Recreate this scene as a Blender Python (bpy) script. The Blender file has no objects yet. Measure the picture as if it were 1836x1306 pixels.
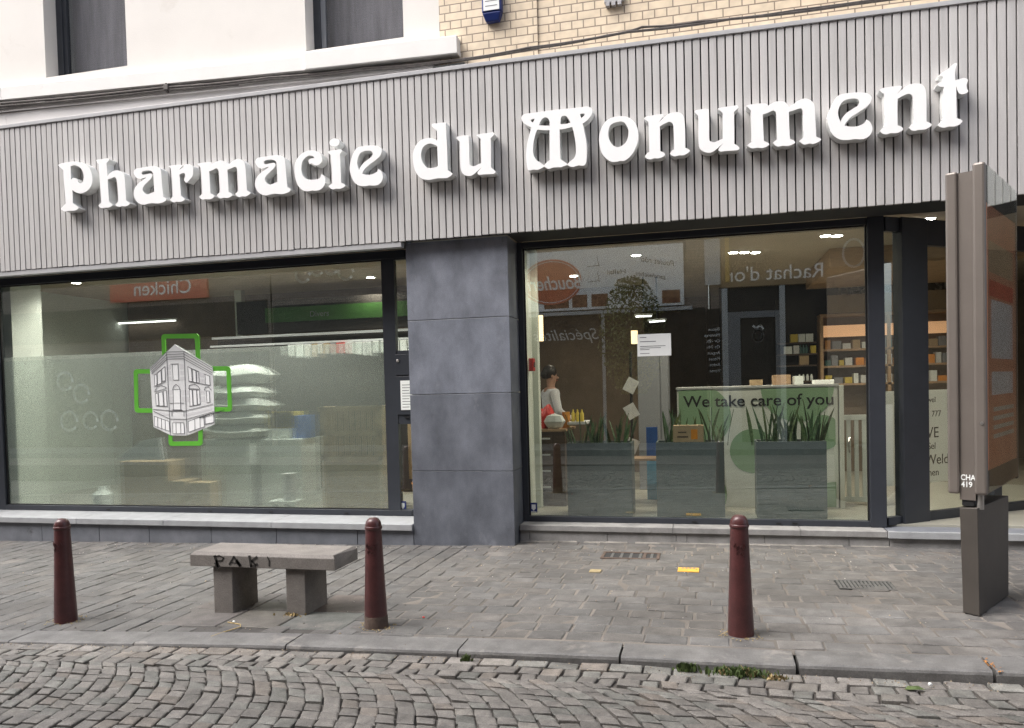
import bpy, bmesh, math, random, json
from mathutils import Vector, Matrix
S = bpy.context.scene
COL = S.collection
R = random.Random(7)

# ------------------------------------------------------------------ camera, world, sun, exposure
cd = bpy.data.cameras.new('camera'); cam = bpy.data.objects.new('camera', cd); COL.objects.link(cam); S.camera = cam
cd.sensor_fit = 'HORIZONTAL'; cd.sensor_width = 36.0
cd.lens = 1390.908 / 1836 * 36
cd.shift_x = -1.95 / 1836; cd.shift_y = 83.64 / 1836
cd.clip_end = 500; cd.clip_start = .05
yaw, pitch, roll = 0.24433, -0.029343, -0.025723
fw = Vector((-math.sin(yaw) * math.cos(pitch), math.cos(yaw) * math.cos(pitch), math.sin(pitch)))
rt = Vector((math.cos(yaw), math.sin(yaw), 0)); up = rt.cross(fw)
rt2 = rt * math.cos(roll) + up * math.sin(roll); up2 = up * math.cos(roll) - rt * math.sin(roll)
cam.matrix_world = Matrix(((rt2.x, up2.x, -fw.x, 0), (rt2.y, up2.y, -fw.y, -8.005), (rt2.z, up2.z, -fw.z, 1.4332), (0, 0, 0, 1)))

SUN_AZ, SUN_EL = math.radians(238), math.radians(54)   # the direction the light comes from (azimuth from +y, clockwise)
W = bpy.data.worlds.new('World'); S.world = W; W.use_nodes = True
wn = W.node_tree.nodes; wl = W.node_tree.links
sky = wn.new('ShaderNodeTexSky'); sky.sky_type = 'NISHITA'; sky.sun_disc = False
sky.sun_elevation = SUN_EL; sky.sun_rotation = SUN_AZ; sky.dust_density = 5; sky.air_density = 1.0
hs = wn.new('ShaderNodeHueSaturation'); hs.inputs['Saturation'].default_value = .50   # overcast: a grey sky
wl.new(sky.outputs[0], hs.inputs['Color']); wl.new(hs.outputs[0], wn['Background'].inputs[0])
wn['Background'].inputs[1].default_value = .15
sl = bpy.data.lights.new('sun', 'SUN'); so = bpy.data.objects.new('sun', sl); COL.objects.link(so)
sl.energy = 1.15; sl.angle = math.radians(38); sl.color = (1, .975, .95)
sd = Vector((math.sin(SUN_AZ) * math.cos(SUN_EL), math.cos(SUN_AZ) * math.cos(SUN_EL), math.sin(SUN_EL)))
so.rotation_euler = sd.to_track_quat('Z', 'Y').to_euler(); so.location = (0, -5, 15)
S.view_settings.view_transform = 'Standard'; S.view_settings.look = 'None'
S.view_settings.exposure = 1.44; S.view_settings.gamma = 1
S.render.engine = 'CYCLES'
S.cycles.use_denoising = True; S.cycles.denoising_prefilter = 'NONE'
S.cycles.max_bounces = 8; S.cycles.transparent_max_bounces = 16; S.cycles.caustics_reflective = False; S.cycles.caustics_refractive = False
S.cycles.sample_clamp_indirect = 4

# ------------------------------------------------------------------ materials
def mat(name, col, rough=.7, var=.12, scale=6, bump=0., bscale=60, metal=0., spec=.5, col2=None, attr=False, stretch=(1, 1, 1), fine=.0, spots=None):
    """principled with a noise-mottled base colour and bump"""
    m = bpy.data.materials.new(name); m.use_nodes = True
    nt = m.node_tree; b = nt.nodes['Principled BSDF']; L = nt.links.new
    b.inputs['Roughness'].default_value = rough; b.inputs['Metallic'].default_value = metal
    b.inputs['Specular IOR Level'].default_value = spec
    tc = nt.nodes.new('ShaderNodeTexCoord'); mp = nt.nodes.new('ShaderNodeMapping'); mp.inputs['Scale'].default_value = stretch
    L(tc.outputs['Object'], mp.inputs['Vector'])
    n = nt.nodes.new('ShaderNodeTexNoise'); n.inputs['Scale'].default_value = scale; n.inputs['Detail'].default_value = 6; n.inputs['Roughness'].default_value = .62
    L(mp.outputs[0], n.inputs['Vector'])
    rp = nt.nodes.new('ShaderNodeValToRGB'); rp.color_ramp.elements[0].position = .3; rp.color_ramp.elements[1].position = .7
    if col2 is None:
        a = [max(0, c * (1 - var)) for c in col]; c2 = [min(1, c * (1 + var)) for c in col]
    else: a, c2 = col, col2
    rp.color_ramp.elements[0].color = (*a, 1); rp.color_ramp.elements[1].color = (*c2, 1)
    L(n.outputs['Fac'], rp.inputs[0]); out = rp.outputs[0]
    if attr:
        at = nt.nodes.new('ShaderNodeAttribute'); at.attribute_name = 'tint'
        mx = nt.nodes.new('ShaderNodeMix'); mx.data_type = 'RGBA'; mx.blend_type = 'MULTIPLY'; mx.inputs[0].default_value = 1
        L(out, mx.inputs[6]); L(at.outputs['Color'], mx.inputs[7]); out = mx.outputs[2]
    if fine:
        n3 = nt.nodes.new('ShaderNodeTexNoise'); n3.inputs['Scale'].default_value = 140; n3.inputs['Detail'].default_value = 3
        L(tc.outputs['Object'], n3.inputs['Vector'])
        mr = nt.nodes.new('ShaderNodeMapRange'); mr.inputs[1].default_value = .3; mr.inputs[2].default_value = .7; mr.inputs[3].default_value = 1 - fine; mr.inputs[4].default_value = 1 + fine
        L(n3.outputs['Fac'], mr.inputs[0])
        mx = nt.nodes.new('ShaderNodeMix'); mx.data_type = 'RGBA'; mx.blend_type = 'MULTIPLY'; mx.inputs[0].default_value = 1
        L(out, mx.inputs[6]); L(mr.outputs[0], mx.inputs[7]); out = mx.outputs[2]
    if spots:   # (colour, scale, threshold, strength): stains and wear with a shape of their own
        for k, (sc_, ssc, th, st) in enumerate(spots):
            n4 = nt.nodes.new('ShaderNodeTexNoise'); n4.inputs['Scale'].default_value = ssc; n4.inputs['Detail'].default_value = 5; n4.inputs['Roughness'].default_value = .7
            mp4 = nt.nodes.new('ShaderNodeMapping'); mp4.inputs['Location'].default_value = (3.1 * k + 1, 7.7 * k, 2.3); mp4.inputs['Scale'].default_value = stretch
            L(tc.outputs['Object'], mp4.inputs['Vector']); L(mp4.outputs[0], n4.inputs['Vector'])
            mr = nt.nodes.new('ShaderNodeMapRange'); mr.inputs[1].default_value = th; mr.inputs[2].default_value = th + .09; mr.inputs[4].default_value = st
            L(n4.outputs['Fac'], mr.inputs[0])
            mx = nt.nodes.new('ShaderNodeMix'); mx.data_type = 'RGBA'; L(mr.outputs[0], mx.inputs[0]); L(out, mx.inputs[6]); mx.inputs[7].default_value = (*sc_, 1); out = mx.outputs[2]
    L(out, b.inputs['Base Color'])
    if bump:
        n2 = nt.nodes.new('ShaderNodeTexNoise'); n2.inputs['Scale'].default_value = bscale; n2.inputs['Detail'].default_value = 5
        L(mp.outputs[0], n2.inputs['Vector'])
        bp = nt.nodes.new('ShaderNodeBump'); bp.inputs['Strength'].default_value = bump; bp.inputs['Distance'].default_value = .01
        L(n2.outputs['Fac'], bp.inputs['Height']); L(bp.outputs[0], b.inputs['Normal'])
    return m

def emit(name, col, st):
    m = bpy.data.materials.new(name); m.use_nodes = True; nt = m.node_tree
    b = nt.nodes['Principled BSDF']; b.inputs['Base Color'].default_value = (*col, 1)
    b.inputs['Emission Color'].default_value = (*col, 1); b.inputs['Emission Strength'].default_value = st
    return m

def glass(name, tint=(.9, .93, .91), base=.06, rough=0.):
    m = bpy.data.materials.new(name); m.use_nodes = True; nt = m.node_tree; nt.nodes.remove(nt.nodes['Principled BSDF'])
    o = nt.nodes['Material Output']; L = nt.links.new
    t = nt.nodes.new('ShaderNodeBsdfTransparent'); t.inputs[0].default_value = (*tint, 1)
    g = nt.nodes.new('ShaderNodeBsdfGlossy'); g.inputs['Roughness'].default_value = rough; g.inputs[0].default_value = (.95, 1, .98, 1)
    lw = nt.nodes.new('ShaderNodeLayerWeight'); lw.inputs[0].default_value = .5
    pw = nt.nodes.new('ShaderNodeMath'); pw.operation = 'POWER'; pw.inputs[1].default_value = 5; L(lw.outputs['Facing'], pw.inputs[0])
    mr = nt.nodes.new('ShaderNodeMapRange'); mr.inputs[3].default_value = base; mr.inputs[4].default_value = .9; L(pw.outputs[0], mr.inputs[0])
    mx = nt.nodes.new('ShaderNodeMixShader'); L(mr.outputs[0], mx.inputs[0]); L(t.outputs[0], mx.inputs[1]); L(g.outputs[0], mx.inputs[2]); L(mx.outputs[0], o.inputs[0])
    return m

def film(name, col, k, blur=.5):
    """frosted film: part clear, part blurring what lies behind, part milky"""
    m = bpy.data.materials.new(name); m.use_nodes = True; nt = m.node_tree; nt.nodes.remove(nt.nodes['Principled BSDF'])
    o = nt.nodes['Material Output']; L = nt.links.new
    t = nt.nodes.new('ShaderNodeBsdfTransparent'); t.inputs[0].default_value = (.94, .97, .95, 1)
    r = nt.nodes.new('ShaderNodeBsdfRefraction'); r.inputs['IOR'].default_value = 1.10; r.inputs['Roughness'].default_value = .10; r.inputs[0].default_value = (.96, .99, .97, 1)
    b = nt.nodes.new('ShaderNodeMixShader'); b.inputs[0].default_value = blur; L(t.outputs[0], b.inputs[1]); L(r.outputs[0], b.inputs[2])
    d = nt.nodes.new('ShaderNodeBsdfDiffuse'); d.inputs[0].default_value = (*col, 1)
    tl = nt.nodes.new('ShaderNodeBsdfTranslucent'); tl.inputs[0].default_value = (*col, 1)
    a = nt.nodes.new('ShaderNodeMixShader'); a.inputs[0].default_value = .5; L(d.outputs[0], a.inputs[1]); L(tl.outputs[0], a.inputs[2])
    mx = nt.nodes.new('ShaderNodeMixShader'); mx.inputs[0].default_value = k; L(b.outputs[0], mx.inputs[1]); L(a.outputs[0], mx.inputs[2]); L(mx.outputs[0], o.inputs[0])
    return m

def brick(name, c1, c2, mortar, w=.24, h=.085, msize=.006, squash=.5, rough=.5):
    m = bpy.data.materials.new(name); m.use_nodes = True; nt = m.node_tree; b = nt.nodes['Principled BSDF']; L = nt.links.new
    tc = nt.nodes.new('ShaderNodeTexCoord'); sp = nt.nodes.new('ShaderNodeSeparateXYZ'); cb = nt.nodes.new('ShaderNodeCombineXYZ')
    L(tc.outputs['Object'], sp.inputs[0])
    ad = nt.nodes.new('ShaderNodeMath'); ad.operation = 'ADD'; L(sp.outputs['X'], ad.inputs[0]); L(sp.outputs['Y'], ad.inputs[1])
    L(ad.outputs[0], cb.inputs['X']); L(sp.outputs['Z'], cb.inputs['Y'])
    t = nt.nodes.new('ShaderNodeTexBrick'); L(cb.outputs[0], t.inputs['Vector'])
    t.inputs['Color1'].default_value = (*c1, 1); t.inputs['Color2'].default_value = (*c2, 1); t.inputs['Mortar'].default_value = (*mortar, 1)
    t.inputs['Scale'].default_value = 1; t.inputs['Brick Width'].default_value = w; t.inputs['Row Height'].default_value = h
    t.inputs['Mortar Size'].default_value = msize; t.inputs['Mortar Smooth'].default_value = .15; t.inputs['Bias'].default_value = 0
    t.offset = .5; t.offset_frequency = 2; t.squash = squash; t.squash_frequency = 2
    n = nt.nodes.new('ShaderNodeTexNoise'); n.inputs['Scale'].default_value = 9; n.inputs['Detail'].default_value = 6; L(tc.outputs['Object'], n.inputs['Vector'])
    mr = nt.nodes.new('ShaderNodeMapRange'); mr.inputs[1].default_value = .3; mr.inputs[2].default_value = .75; mr.inputs[3].default_value = .82; mr.inputs[4].default_value = 1.06; L(n.outputs['Fac'], mr.inputs[0])
    mx = nt.nodes.new('ShaderNodeMix'); mx.data_type = 'RGBA'; mx.blend_type = 'MULTIPLY'; mx.inputs[0].default_value = 1; L(t.outputs['Color'], mx.inputs[6]); L(mr.outputs[0], mx.inputs[7]); L(mx.outputs[2], b.inputs['Base Color'])
    b.inputs['Roughness'].default_value = rough
    bp = nt.nodes.new('ShaderNodeBump'); bp.inputs['Strength'].default_value = .6; bp.inputs['Distance'].default_value = .01; bp.invert = True; L(t.outputs['Fac'], bp.inputs['Height']); L(bp.outputs[0], b.inputs['Normal'])
    return m

M = {}
M['setts'] = mat('sett_stone', (.112, .108, .103), .66, .34, 14, .35, 90, attr=True, fine=.3)
M['mortar'] = mat('joint_sand', (.07, .063, .057), .95, .3, 5, .5, 80)
M['paver'] = mat('paver_stone', (.098, .094, .090), .74, .30, 7, .3, 90, attr=True, fine=.2, spots=[((.06, .056, .053), 1.0, .50, .5), ((.19, .175, .16), 2.3, .60, .5), ((.05, .045, .042), 9, .70, .5), ((.36, .34, .32), 30, .74, .6)])
M['joint'] = mat('pavement_joint', (.07, .063, .056), .95, col2=(.20, .178, .155), scale=1.1, bump=.4, bscale=90)
M['jointd'] = mat('pavement_joint_dark', (.055, .051, .047), .95, .3, 3, .4, 90)
M['kerb'] = mat('kerb_bluestone', (.125, .122, .119), .68, .28, 7, .3, 50, fine=.18, spots=[((.26, .24, .22), 3, .58, .6), ((.07, .065, .06), 2, .58, .5), ((.35, .33, .31), 26, .73, .6)])
M['asphalt'] = mat('road_ground', (.12, .105, .095), .8, .2, 8, .5, 60)
M['earth'] = mat('ground_earth', (.12, .11, .1), .9, .2, 2)
M['slat'] = mat('grey_cladding', (.48, .468, .462), .6, .08, 2.2, .12, 60, stretch=(9, 9, .8), attr=True, fine=.05, spots=[((.33, .31, .30), 1.3, .60, .3)])
M['dark'] = mat('dark_void', (.02, .02, .021), .8, .2, 4)
M['cap'] = mat('zinc_flashing', (.42, .42, .43), .45, .1, 4, .1, 20)
M['letter'] = mat('white_letter', (.90, .90, .90), .35, .015, 4)
M['letterside'] = mat('letter_return', (.74, .75, .74), .4, .04, 4)
M['stone'] = mat('bluestone_panel', (.105, .112, .129), .38, col2=(.215, .228, .26), scale=2.6, bump=.10, bscale=120, fine=.2, attr=True, stretch=(1.3, 1, .8), spots=[((.27, .285, .315), 2.2, .60, .4), ((.06, .06, .066), 2.1, .62, .5), ((.045, .042, .042), 4.6, .70, .75), ((.36, .37, .38), 30, .745, .8)])
M['stonedark'] = mat('bluestone_plinth', (.115, .125, .145), .5, col2=(.205, .215, .24), scale=3, bump=.08, bscale=40, fine=.08, spots=[((.05, .05, .05), 5, .63, .7)])
M['sill'] = mat('pale_sill_stone', (.33, .34, .352), .55, .14, 6, .1, 60, fine=.06, spots=[((.26, .26, .26), 7, .64, .5)])
M['plinthlight'] = mat('grey_sill_stone', (.25, .245, .24), .6, .28, 5, .15, 60, fine=.08, spots=[((.14, .13, .12), 6, .62, .6)])
M['frame'] = mat('anthracite_frame', (.030, .034, .043), .42, .1, 5, .03, 100)
M['framein'] = mat('black_gasket', (.008, .008, .009), .6, .1, 5)
M['render'] = mat('cream_render', (.755, .725, .685), .85, .04, 1.2, .14, 70, spots=[((.62, .575, .52), 1.7, .60, .35), ((.4, .36, .33), 19, .75, .6)])
M['white'] = mat('white_paint', (.78, .77, .75), .6, .04, 3, .06, 60, spots=[((.55, .53, .5), 5, .66, .45)])
M['cornice'] = mat('weathered_band', (.68, .665, .65), .7, .1, 4, .1, 60, stretch=(.4, 1, 3), spots=[((.42, .4, .39), 3, .62, .6)])
M['brick'] = brick('cream_glazed_brick', (.80, .67, .50), (.75, .62, .455), (.30, .235, .175))
M['cable'] = mat('grey_cable', (.10, .09, .085), .7, .3, 20)
M['bollard'] = mat('oxblood_paint', (.064, .020, .020), .34, .3, 7, .16, 50, fine=.16, spots=[((.12, .05, .036), 8, .62, .6), ((.026, .012, .012), 3.5, .58, .6), ((.22, .19, .18), 34, .755, .8)])
M['rust'] = mat('rust', (.085, .058, .045), .8, .4, 18, .3, 60)
M['concrete'] = mat('bench_concrete', (.175, .160, .147), .82, .2, 6, .3, 70, fine=.2, spots=[((.13, .11, .10), 4, .6, .5), ((.38, .36, .34), 13, .68, .55)])
M['graf'] = mat('black_spray', (.025, .022, .02), .8, .4, 30)
M['kiosk'] = mat('bronze_metal', (.155, .135, .12), .42, .08, 3, .04, 60, metal=.25)
M['kioskdark'] = mat('bronze_metal_dark', (.062, .054, .047), .5, .12, 4, .05, 60, metal=.2)
M['steel'] = mat('steel', (.42, .40, .38), .3, .08, 8, metal=.8)
M['glass'] = glass('window_glass', (.90, .93, .91), .15)
M['glassl'] = glass('window_glass_left', (.90, .93, .91), .15)
M['glassup'] = glass('upper_window_glass', (.85, .85, .86), .13)
M['film'] = film('frosted_film', (.74, .78, .77), .22, .35)
M['panelfilm'] = film('white_door_film', (.86, .87, .84), .8, .5)
M['green'] = mat('bright_green', (.11, .44, .035), .5, .05, 5)
M['paper'] = mat('white_paper', (.8, .82, .81), .6, .03, 6)
M['print'] = mat('black_print', (.012, .012, .014), .7, .1, 5)
M['greyline'] = mat('grey_line', (.16, .16, .17), .7, .1, 5)
M['lightgrey'] = mat('light_grey', (.55, .56, .56), .6, .08, 8)
M['stickw'] = mat('sticker_white', (.80, .81, .81), .6, .03, 5)
M['blue'] = mat('navy_plastic', (.012, .03, .16), .35, .1, 5)
M['greyplast'] = mat('grey_plastic', (.38, .37, .38), .5, .1, 8)
M['yellow'] = mat('yellow_marker', (.62, .33, .045), .6, .2, 12, fine=.1)
M['iron'] = mat('cast_iron', (.085, .085, .083), .6, .3, 20, .3, 60)
M['leaf'] = mat('weed_leaf', (.035, .06, .014), .6, col2=(.075, .11, .028), scale=14)
M['dryleaf'] = mat('dry_leaf', (.34, .15, .04), .8, .4, 20)
M['straw'] = mat('dry_straw', (.33, .25, .12), .9, .3, 20)
M['snake'] = mat('snake_plant_leaf', (.03, .07, .03), .45, col2=(.13, .20, .10), scale=16, stretch=(1, 1, 2), attr=True)
M['planter'] = mat('planter_slate', (.075, .095, .095), .55, .12, 6, .06, 40)
M['soil'] = mat('soil', (.03, .02, .015), .95, .3, 30)
M['counter'] = mat('counter_white', (.72, .74, .68), .4, .03, 3)
M['sage'] = mat('counter_sage', (.26, .40, .24), .45, .04, 3)
M['floor'] = mat('shop_floor_tile', (.34, .33, .28), .35, .08, 2)
M['ceil'] = mat('shop_ceiling', (.40, .34, .27), .9, .05, 2)
M['wallint'] = mat('shop_wall_white', (.60, .64, .58), .8, .04, 2)
M['walldark'] = mat('shop_wall_brown', (.15, .115, .085), .85, .2, 2)
M['wallblack'] = mat('shop_wall_black', (.018, .016, .015), .7, .2, 2)
M['wood'] = mat('pale_wood', (.36, .235, .14), .6, .2, 8, stretch=(1, 1, 6))
M['woodd'] = mat('dark_wood', (.07, .045, .03), .5, .25, 7, stretch=(1, 1, 5))
M['pallet'] = mat('crate_wood', (.50, .37, .23), .75, .22, 6, .2, 60)
M['card'] = mat('cardboard', (.36, .26, .15), .8, .1, 6)
M['sack'] = mat('grey_sack', (.54, .57, .56), .75, .14, 7, .2, 25)
M['whitebox'] = mat('white_furniture', (.66, .70, .68), .5, .05, 4)
M['red'] = mat('red_plastic', (.48, .03, .025), .4, .1, 6)
M['orange'] = mat('orange_plastic', (.60, .22, .02), .4, .15, 6)
M['bluep'] = mat('blue_card', (.03, .10, .34), .5, .1, 6)
M['sky'] = mat('pale_blue_card', (.11, .36, .58), .5, .1, 6)
M['ylw'] = mat('yellow_box', (.55, .42, .06), .6, .15, 6)
M['cab'] = mat('grey_cabinet', (.20, .21, .23), .5, .06, 3)
M['skin'] = mat('skin', (.36, .21, .15), .55, .06, 8)
M['hair'] = mat('dark_hair', (.012, .008, .006), .5, .2, 20)
M['coat'] = mat('white_coat', (.52, .53, .56), .8, .05, 7, .15, 30)
M['trouser'] = mat('dark_trousers', (.03, .032, .04), .85, .1, 9)
M['teal'] = mat('teal_bottle', (.04, .11, .10), .4, .1, 6)
M['amber'] = mat('amber_jar', (.40, .18, .04), .35, .15, 6)
M['lampglow'] = emit('lit_lamp', (1, .93, .8), 14)
M['spotglow'] = emit('lit_spot', (1, .95, .86), 22)
M['tubeglow'] = emit('lit_tube', (1, .98, .95), 1.6)
M['shade'] = emit('lit_shade', (1, .72, .38), 1.0)
# across the street
M['oppbrick'] = brick('brown_brick', (.34, .28, .24), (.29, .24, .20), (.22, .2, .18), .22, .075, .008, 1., .85)
M['oppdark'] = mat('dark_shopfront', (.03, .027, .025), .5, .2, 3)
M['opptan'] = mat('tan_fascia', (.24, .17, .10), .7, .1, 3)
M['oppgrey'] = mat('grey_alu', (.48, .50, .52), .5, .06, 4)
M['oppwhite'] = mat('white_signboard', (.92, .93, .94), .5, .02, 3)
M['oppred'] = mat('red_signboard', (.62, .085, .045), .5, .05, 3)
M['opporange'] = mat('orange_sign', (.66, .20, .10), .5, .08, 3)
M['oppgreen'] = mat('tree_leaf', (.14, .16, .06), .6, col2=(.24, .25, .11), scale=6)
M['bark'] = mat('bark', (.08, .06, .045), .9, .3, 12, .4, 30)
M['meat'] = mat('food_photo', (.10, .03, .02), .5, col2=(.42, .22, .12), scale=9)

# ------------------------------------------------------------------ helpers
class MB:
    def __init__(s): s.v = []; s.f = []; s.m = []; s.t = []; s.tint = (1, 1, 1)
    def add(s, vs, fs, mi=0):
        o = len(s.v); s.v += [tuple(v) for v in vs]
        for f in fs: s.f.append([i + o for i in f]); s.m.append(mi); s.t.append(s.tint)
        return s
    def box(s, x0, x1, y0, y1, z0, z1, mi=0, F=None):
        vs = [(x0, y0, z0), (x1, y0, z0), (x1, y1, z0), (x0, y1, z0), (x0, y0, z1), (x1, y0, z1), (x1, y1, z1), (x0, y1, z1)]
        if F: vs = [F(*v) for v in vs]
        return s.add(vs, [(0, 3, 2, 1), (4, 5, 6, 7), (0, 1, 5, 4), (1, 2, 6, 5), (2, 3, 7, 6), (3, 0, 4, 7)], mi)
    def hexa(s, lo, hi, mi=0):
        return s.add(list(lo) + list(hi), [(0, 3, 2, 1), (4, 5, 6, 7), (0, 1, 5, 4), (1, 2, 6, 5), (2, 3, 7, 6), (3, 0, 4, 7)], mi)
    def lathe(s, prof, n=24, c=(0, 0, 0), mi=0):
        vs = []; fs = []
        for r, z in prof:
            for k in range(n):
                a = 2 * math.pi * k / n; vs.append((c[0] + r * math.cos(a), c[1] + r * math.sin(a), c[2] + z))
        for i in range(len(prof) - 1):
            for k in range(n): fs.append((i * n + k, i * n + (k + 1) % n, (i + 1) * n + (k + 1) % n, (i + 1) * n + k))
        fs.append(tuple(range(n))[::-1]); fs.append(tuple(range((len(prof) - 1) * n, len(prof) * n)))
        return s.add(vs, fs, mi)
    def tube(s, pts, r, n=8, mi=0):
        pts = [Vector(q) for q in pts]; vs = []; fs = []
        for i, q in enumerate(pts):
            d = (pts[min(i + 1, len(pts) - 1)] - pts[max(i - 1, 0)]).normalized()
            a = d.orthogonal().normalized() if i == 0 else (a - d * a.dot(d)).normalized()
            b = d.cross(a); rr = r[i] if isinstance(r, (list, tuple)) else r
            for k in range(n):
                t = 2 * math.pi * k / n; vs.append(q + (a * math.cos(t) + b * math.sin(t)) * rr)
        for i in range(len(pts) - 1):
            for k in range(n): fs.append((i * n + k, i * n + (k + 1) % n, (i + 1) * n + (k + 1) % n, (i + 1) * n + k))
        fs.append(tuple(range(n))[::-1]); fs.append(tuple(range((len(pts) - 1) * n, len(pts) * n)))
        return s.add(vs, fs, mi)
    def prism(s, poly, y0, y1, mi=0, mside=None):
        """polygon in x,z (any winding) between two y planes"""
        ar = sum(poly[i][0] * poly[(i + 1) % len(poly)][1] - poly[(i + 1) % len(poly)][0] * poly[i][1] for i in range(len(poly)))
        if ar < 0: poly = poly[::-1]
        n = len(poly); vs = [(x, y0, z) for x, z in poly] + [(x, y1, z) for x, z in poly]
        s.add(vs, [tuple(range(n)), tuple(range(2 * n - 1, n - 1, -1))], mi)
        o = len(s.v) - 2 * n
        for i in range(n):
            s.f.append([o + (i + 1) % n, o + i, o + n + i, o + n + (i + 1) % n]); s.m.append(mi if mside is None else mside); s.t.append(s.tint)
        return s
    def ell(s, c, r, n=12, mi=0):
        vs = []; fs = []; m_ = n // 2
        for i in range(m_ + 1):
            p = math.pi * i / m_
            for k in range(n):
                a = 2 * math.pi * k / n; vs.append((c[0] + r[0] * math.sin(p) * math.cos(a), c[1] + r[1] * math.sin(p) * math.sin(a), c[2] - r[2] * math.cos(p)))
        for i in range(m_):
            for k in range(n): fs.append((i * n + k, i * n + (k + 1) % n, (i + 1) * n + (k + 1) % n, (i + 1) * n + k))
        return s.add(vs, fs, mi)
    def build(s, name, mats, parent=None, smooth=False, bevel=0, tint=False, loc=None):
        me = bpy.data.meshes.new(name); me.from_pydata(s.v, [], s.f)
        for m_ in (mats if isinstance(mats, (list, tuple)) else [mats]): me.materials.append(m_)
        me.polygons.foreach_set('material_index', s.m)
        if smooth: me.polygons.foreach_set('use_smooth', [True] * len(s.f))
        if tint:
            at = me.color_attributes.new('tint', 'FLOAT_COLOR', 'CORNER')
            dat = []
            for f, t in zip(s.f, s.t): dat += [t[0], t[1], t[2], 1.] * len(f)
            at.data.foreach_set('color', dat)
        me.validate(); me.update()
        o = bpy.data.objects.new(name, me); COL.objects.link(o)
        if parent: o.parent = parent
        if loc: o.location = loc
        if bevel:
            b = o.modifiers.new('bevel', 'BEVEL'); b.width = bevel; b.segments = 2; b.limit_method = 'ANGLE'; b.angle_limit = math.radians(40)
        if smooth and not tint:
            me.set_sharp_from_angle(angle=math.radians(42)) if hasattr(me, 'set_sharp_from_angle') else None
        return o

def tag(o, label, cat=None, group=None, kind=None):
    if label: o['label'] = label
    if cat: o['category'] = cat
    if group: o['group'] = group
    if kind: o['kind'] = kind
    return o
def thing(name, label, cat, loc=(0, 0, 0), rz=0, group=None):
    o = bpy.data.objects.new(name, None); COL.objects.link(o); o.location = loc; o.rotation_euler = (0, 0, rz); o.empty_display_size = .1
    return tag(o, label, cat, group)
def dup(o, parent=None):
    c = o.copy(); COL.objects.link(c)
    if parent: c.parent = parent
    for ch in list(o.children): dup(ch, c)
    return c
def text(name, body, m, size, loc, rot=(math.pi / 2, 0, 0), parent=None, ext=.001, align='LEFT', shear=0, sx=1, bold=0, space=1):
    cu = bpy.data.curves.new(name, 'FONT'); cu.body = body; cu.size = size; cu.extrude = ext; cu.align_x = align; cu.shear = shear; cu.offset = bold; cu.space_character = space
    t = bpy.data.objects.new('tmp', cu); COL.objects.link(t); bpy.context.view_layer.update()
    me = bpy.data.meshes.new_from_object(t.evaluated_get(bpy.context.evaluated_depsgraph_get()))
    bpy.data.objects.remove(t); bpy.data.curves.remove(cu)
    me.name = name; me.materials.clear(); me.materials.append(m)
    o = bpy.data.objects.new(name, me); COL.objects.link(o); o.location = loc; o.rotation_euler = rot; o.scale = (sx, 1, 1)
    if parent: o.parent = parent
    return o
def lerp(pts, x):
    if x <= pts[0][0]: return pts[0][1]
    for (a, va), (b, vb) in zip(pts, pts[1:]):
        if x <= b: return va + (vb - va) * (x - a) / (b - a)
    return pts[-1][1]
def spline(ctrl, n=5):
    """closed outline through control points; a third value marks a sharp corner"""
    P = [Vector(c[:2]) for c in ctrl]; K = [len(c) > 2 for c in ctrl]; N = len(P); out = []
    for i in range(N):
        p1, p2 = P[i], P[(i + 1) % N]
        p0 = P[i - 1] if not K[i] else p1 - (p2 - p1) * .5; p3 = P[(i + 2) % N] if not K[(i + 1) % N] else p2 + (p2 - p1) * .5
        if K[i] and K[(i + 1) % N]: out.append(tuple(p1)); continue
        for j in range(n):
            t = j / n
            q = .5 * ((2 * p1) + (p2 - p0) * t + (2 * p0 - 5 * p1 + 4 * p2 - p3) * t * t + (3 * p1 - p0 - 3 * p2 + p3) * t ** 3)
            out.append(tuple(q))
    return out

# ------------------------------------------------------------------ ground levels
FZ = [(-14, -.42), (-9, -.352), (-5.1, -.297), (-3.2, -.272), (-2, -.252), (-1.2, -.24), (0, -.232), (1.7, -.222), (5, -.205)]
KZ = [(-14, -.50), (-7, -.335), (-4.9, -.276), (-2.9, -.228), (-1.54, -.203), (-.53, -.185), (.47, -.176), (1.5, -.152), (5, -.11)]
RZ = [(-14, -.52), (-7, -.345), (-4.9, -.287), (-2.9, -.252), (-1.5, -.240), (-.5, -.228), (.5, -.226), (1.5, -.206), (5, -.17)]
KY = [(-14, -4.0), (-4.9, -3.58), (-2.9, -3.47), (-1.54, -3.43), (-.53, -3.42), (5, -3.42)]
def gz(x, y):
    ky = lerp(KY, x); t = min(1, max(0, y / ky)); return lerp(FZ, x) * (1 - t) + lerp(KZ, x) * t
def rz(x, y): return lerp(RZ, x) + .010 * max(0, min(2.5, lerp(KY, x) - y))

def sheet(mb, x0, x1, yf0, yf1, zf, nx, ny, mi=0, dz=0):
    vs = []; fs = []
    for i in range(nx + 1):
        x = x0 + (x1 - x0) * i / nx
        for j in range(ny + 1):
            y = yf0(x) + (yf1(x) - yf0(x)) * j / ny; vs.append((x, y, zf(x, y) + dz))
    for i in range(nx):
        for j in range(ny): a = i * (ny + 1) + j; fs.append((a, a + ny + 1, a + ny + 2, a + 1))
    mb.add(vs, fs, mi)
    return mb

tag(MB().box(-60, 60, -60, 60, -.75, -.62).build('ground', M['earth']), None, kind='structure')

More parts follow.
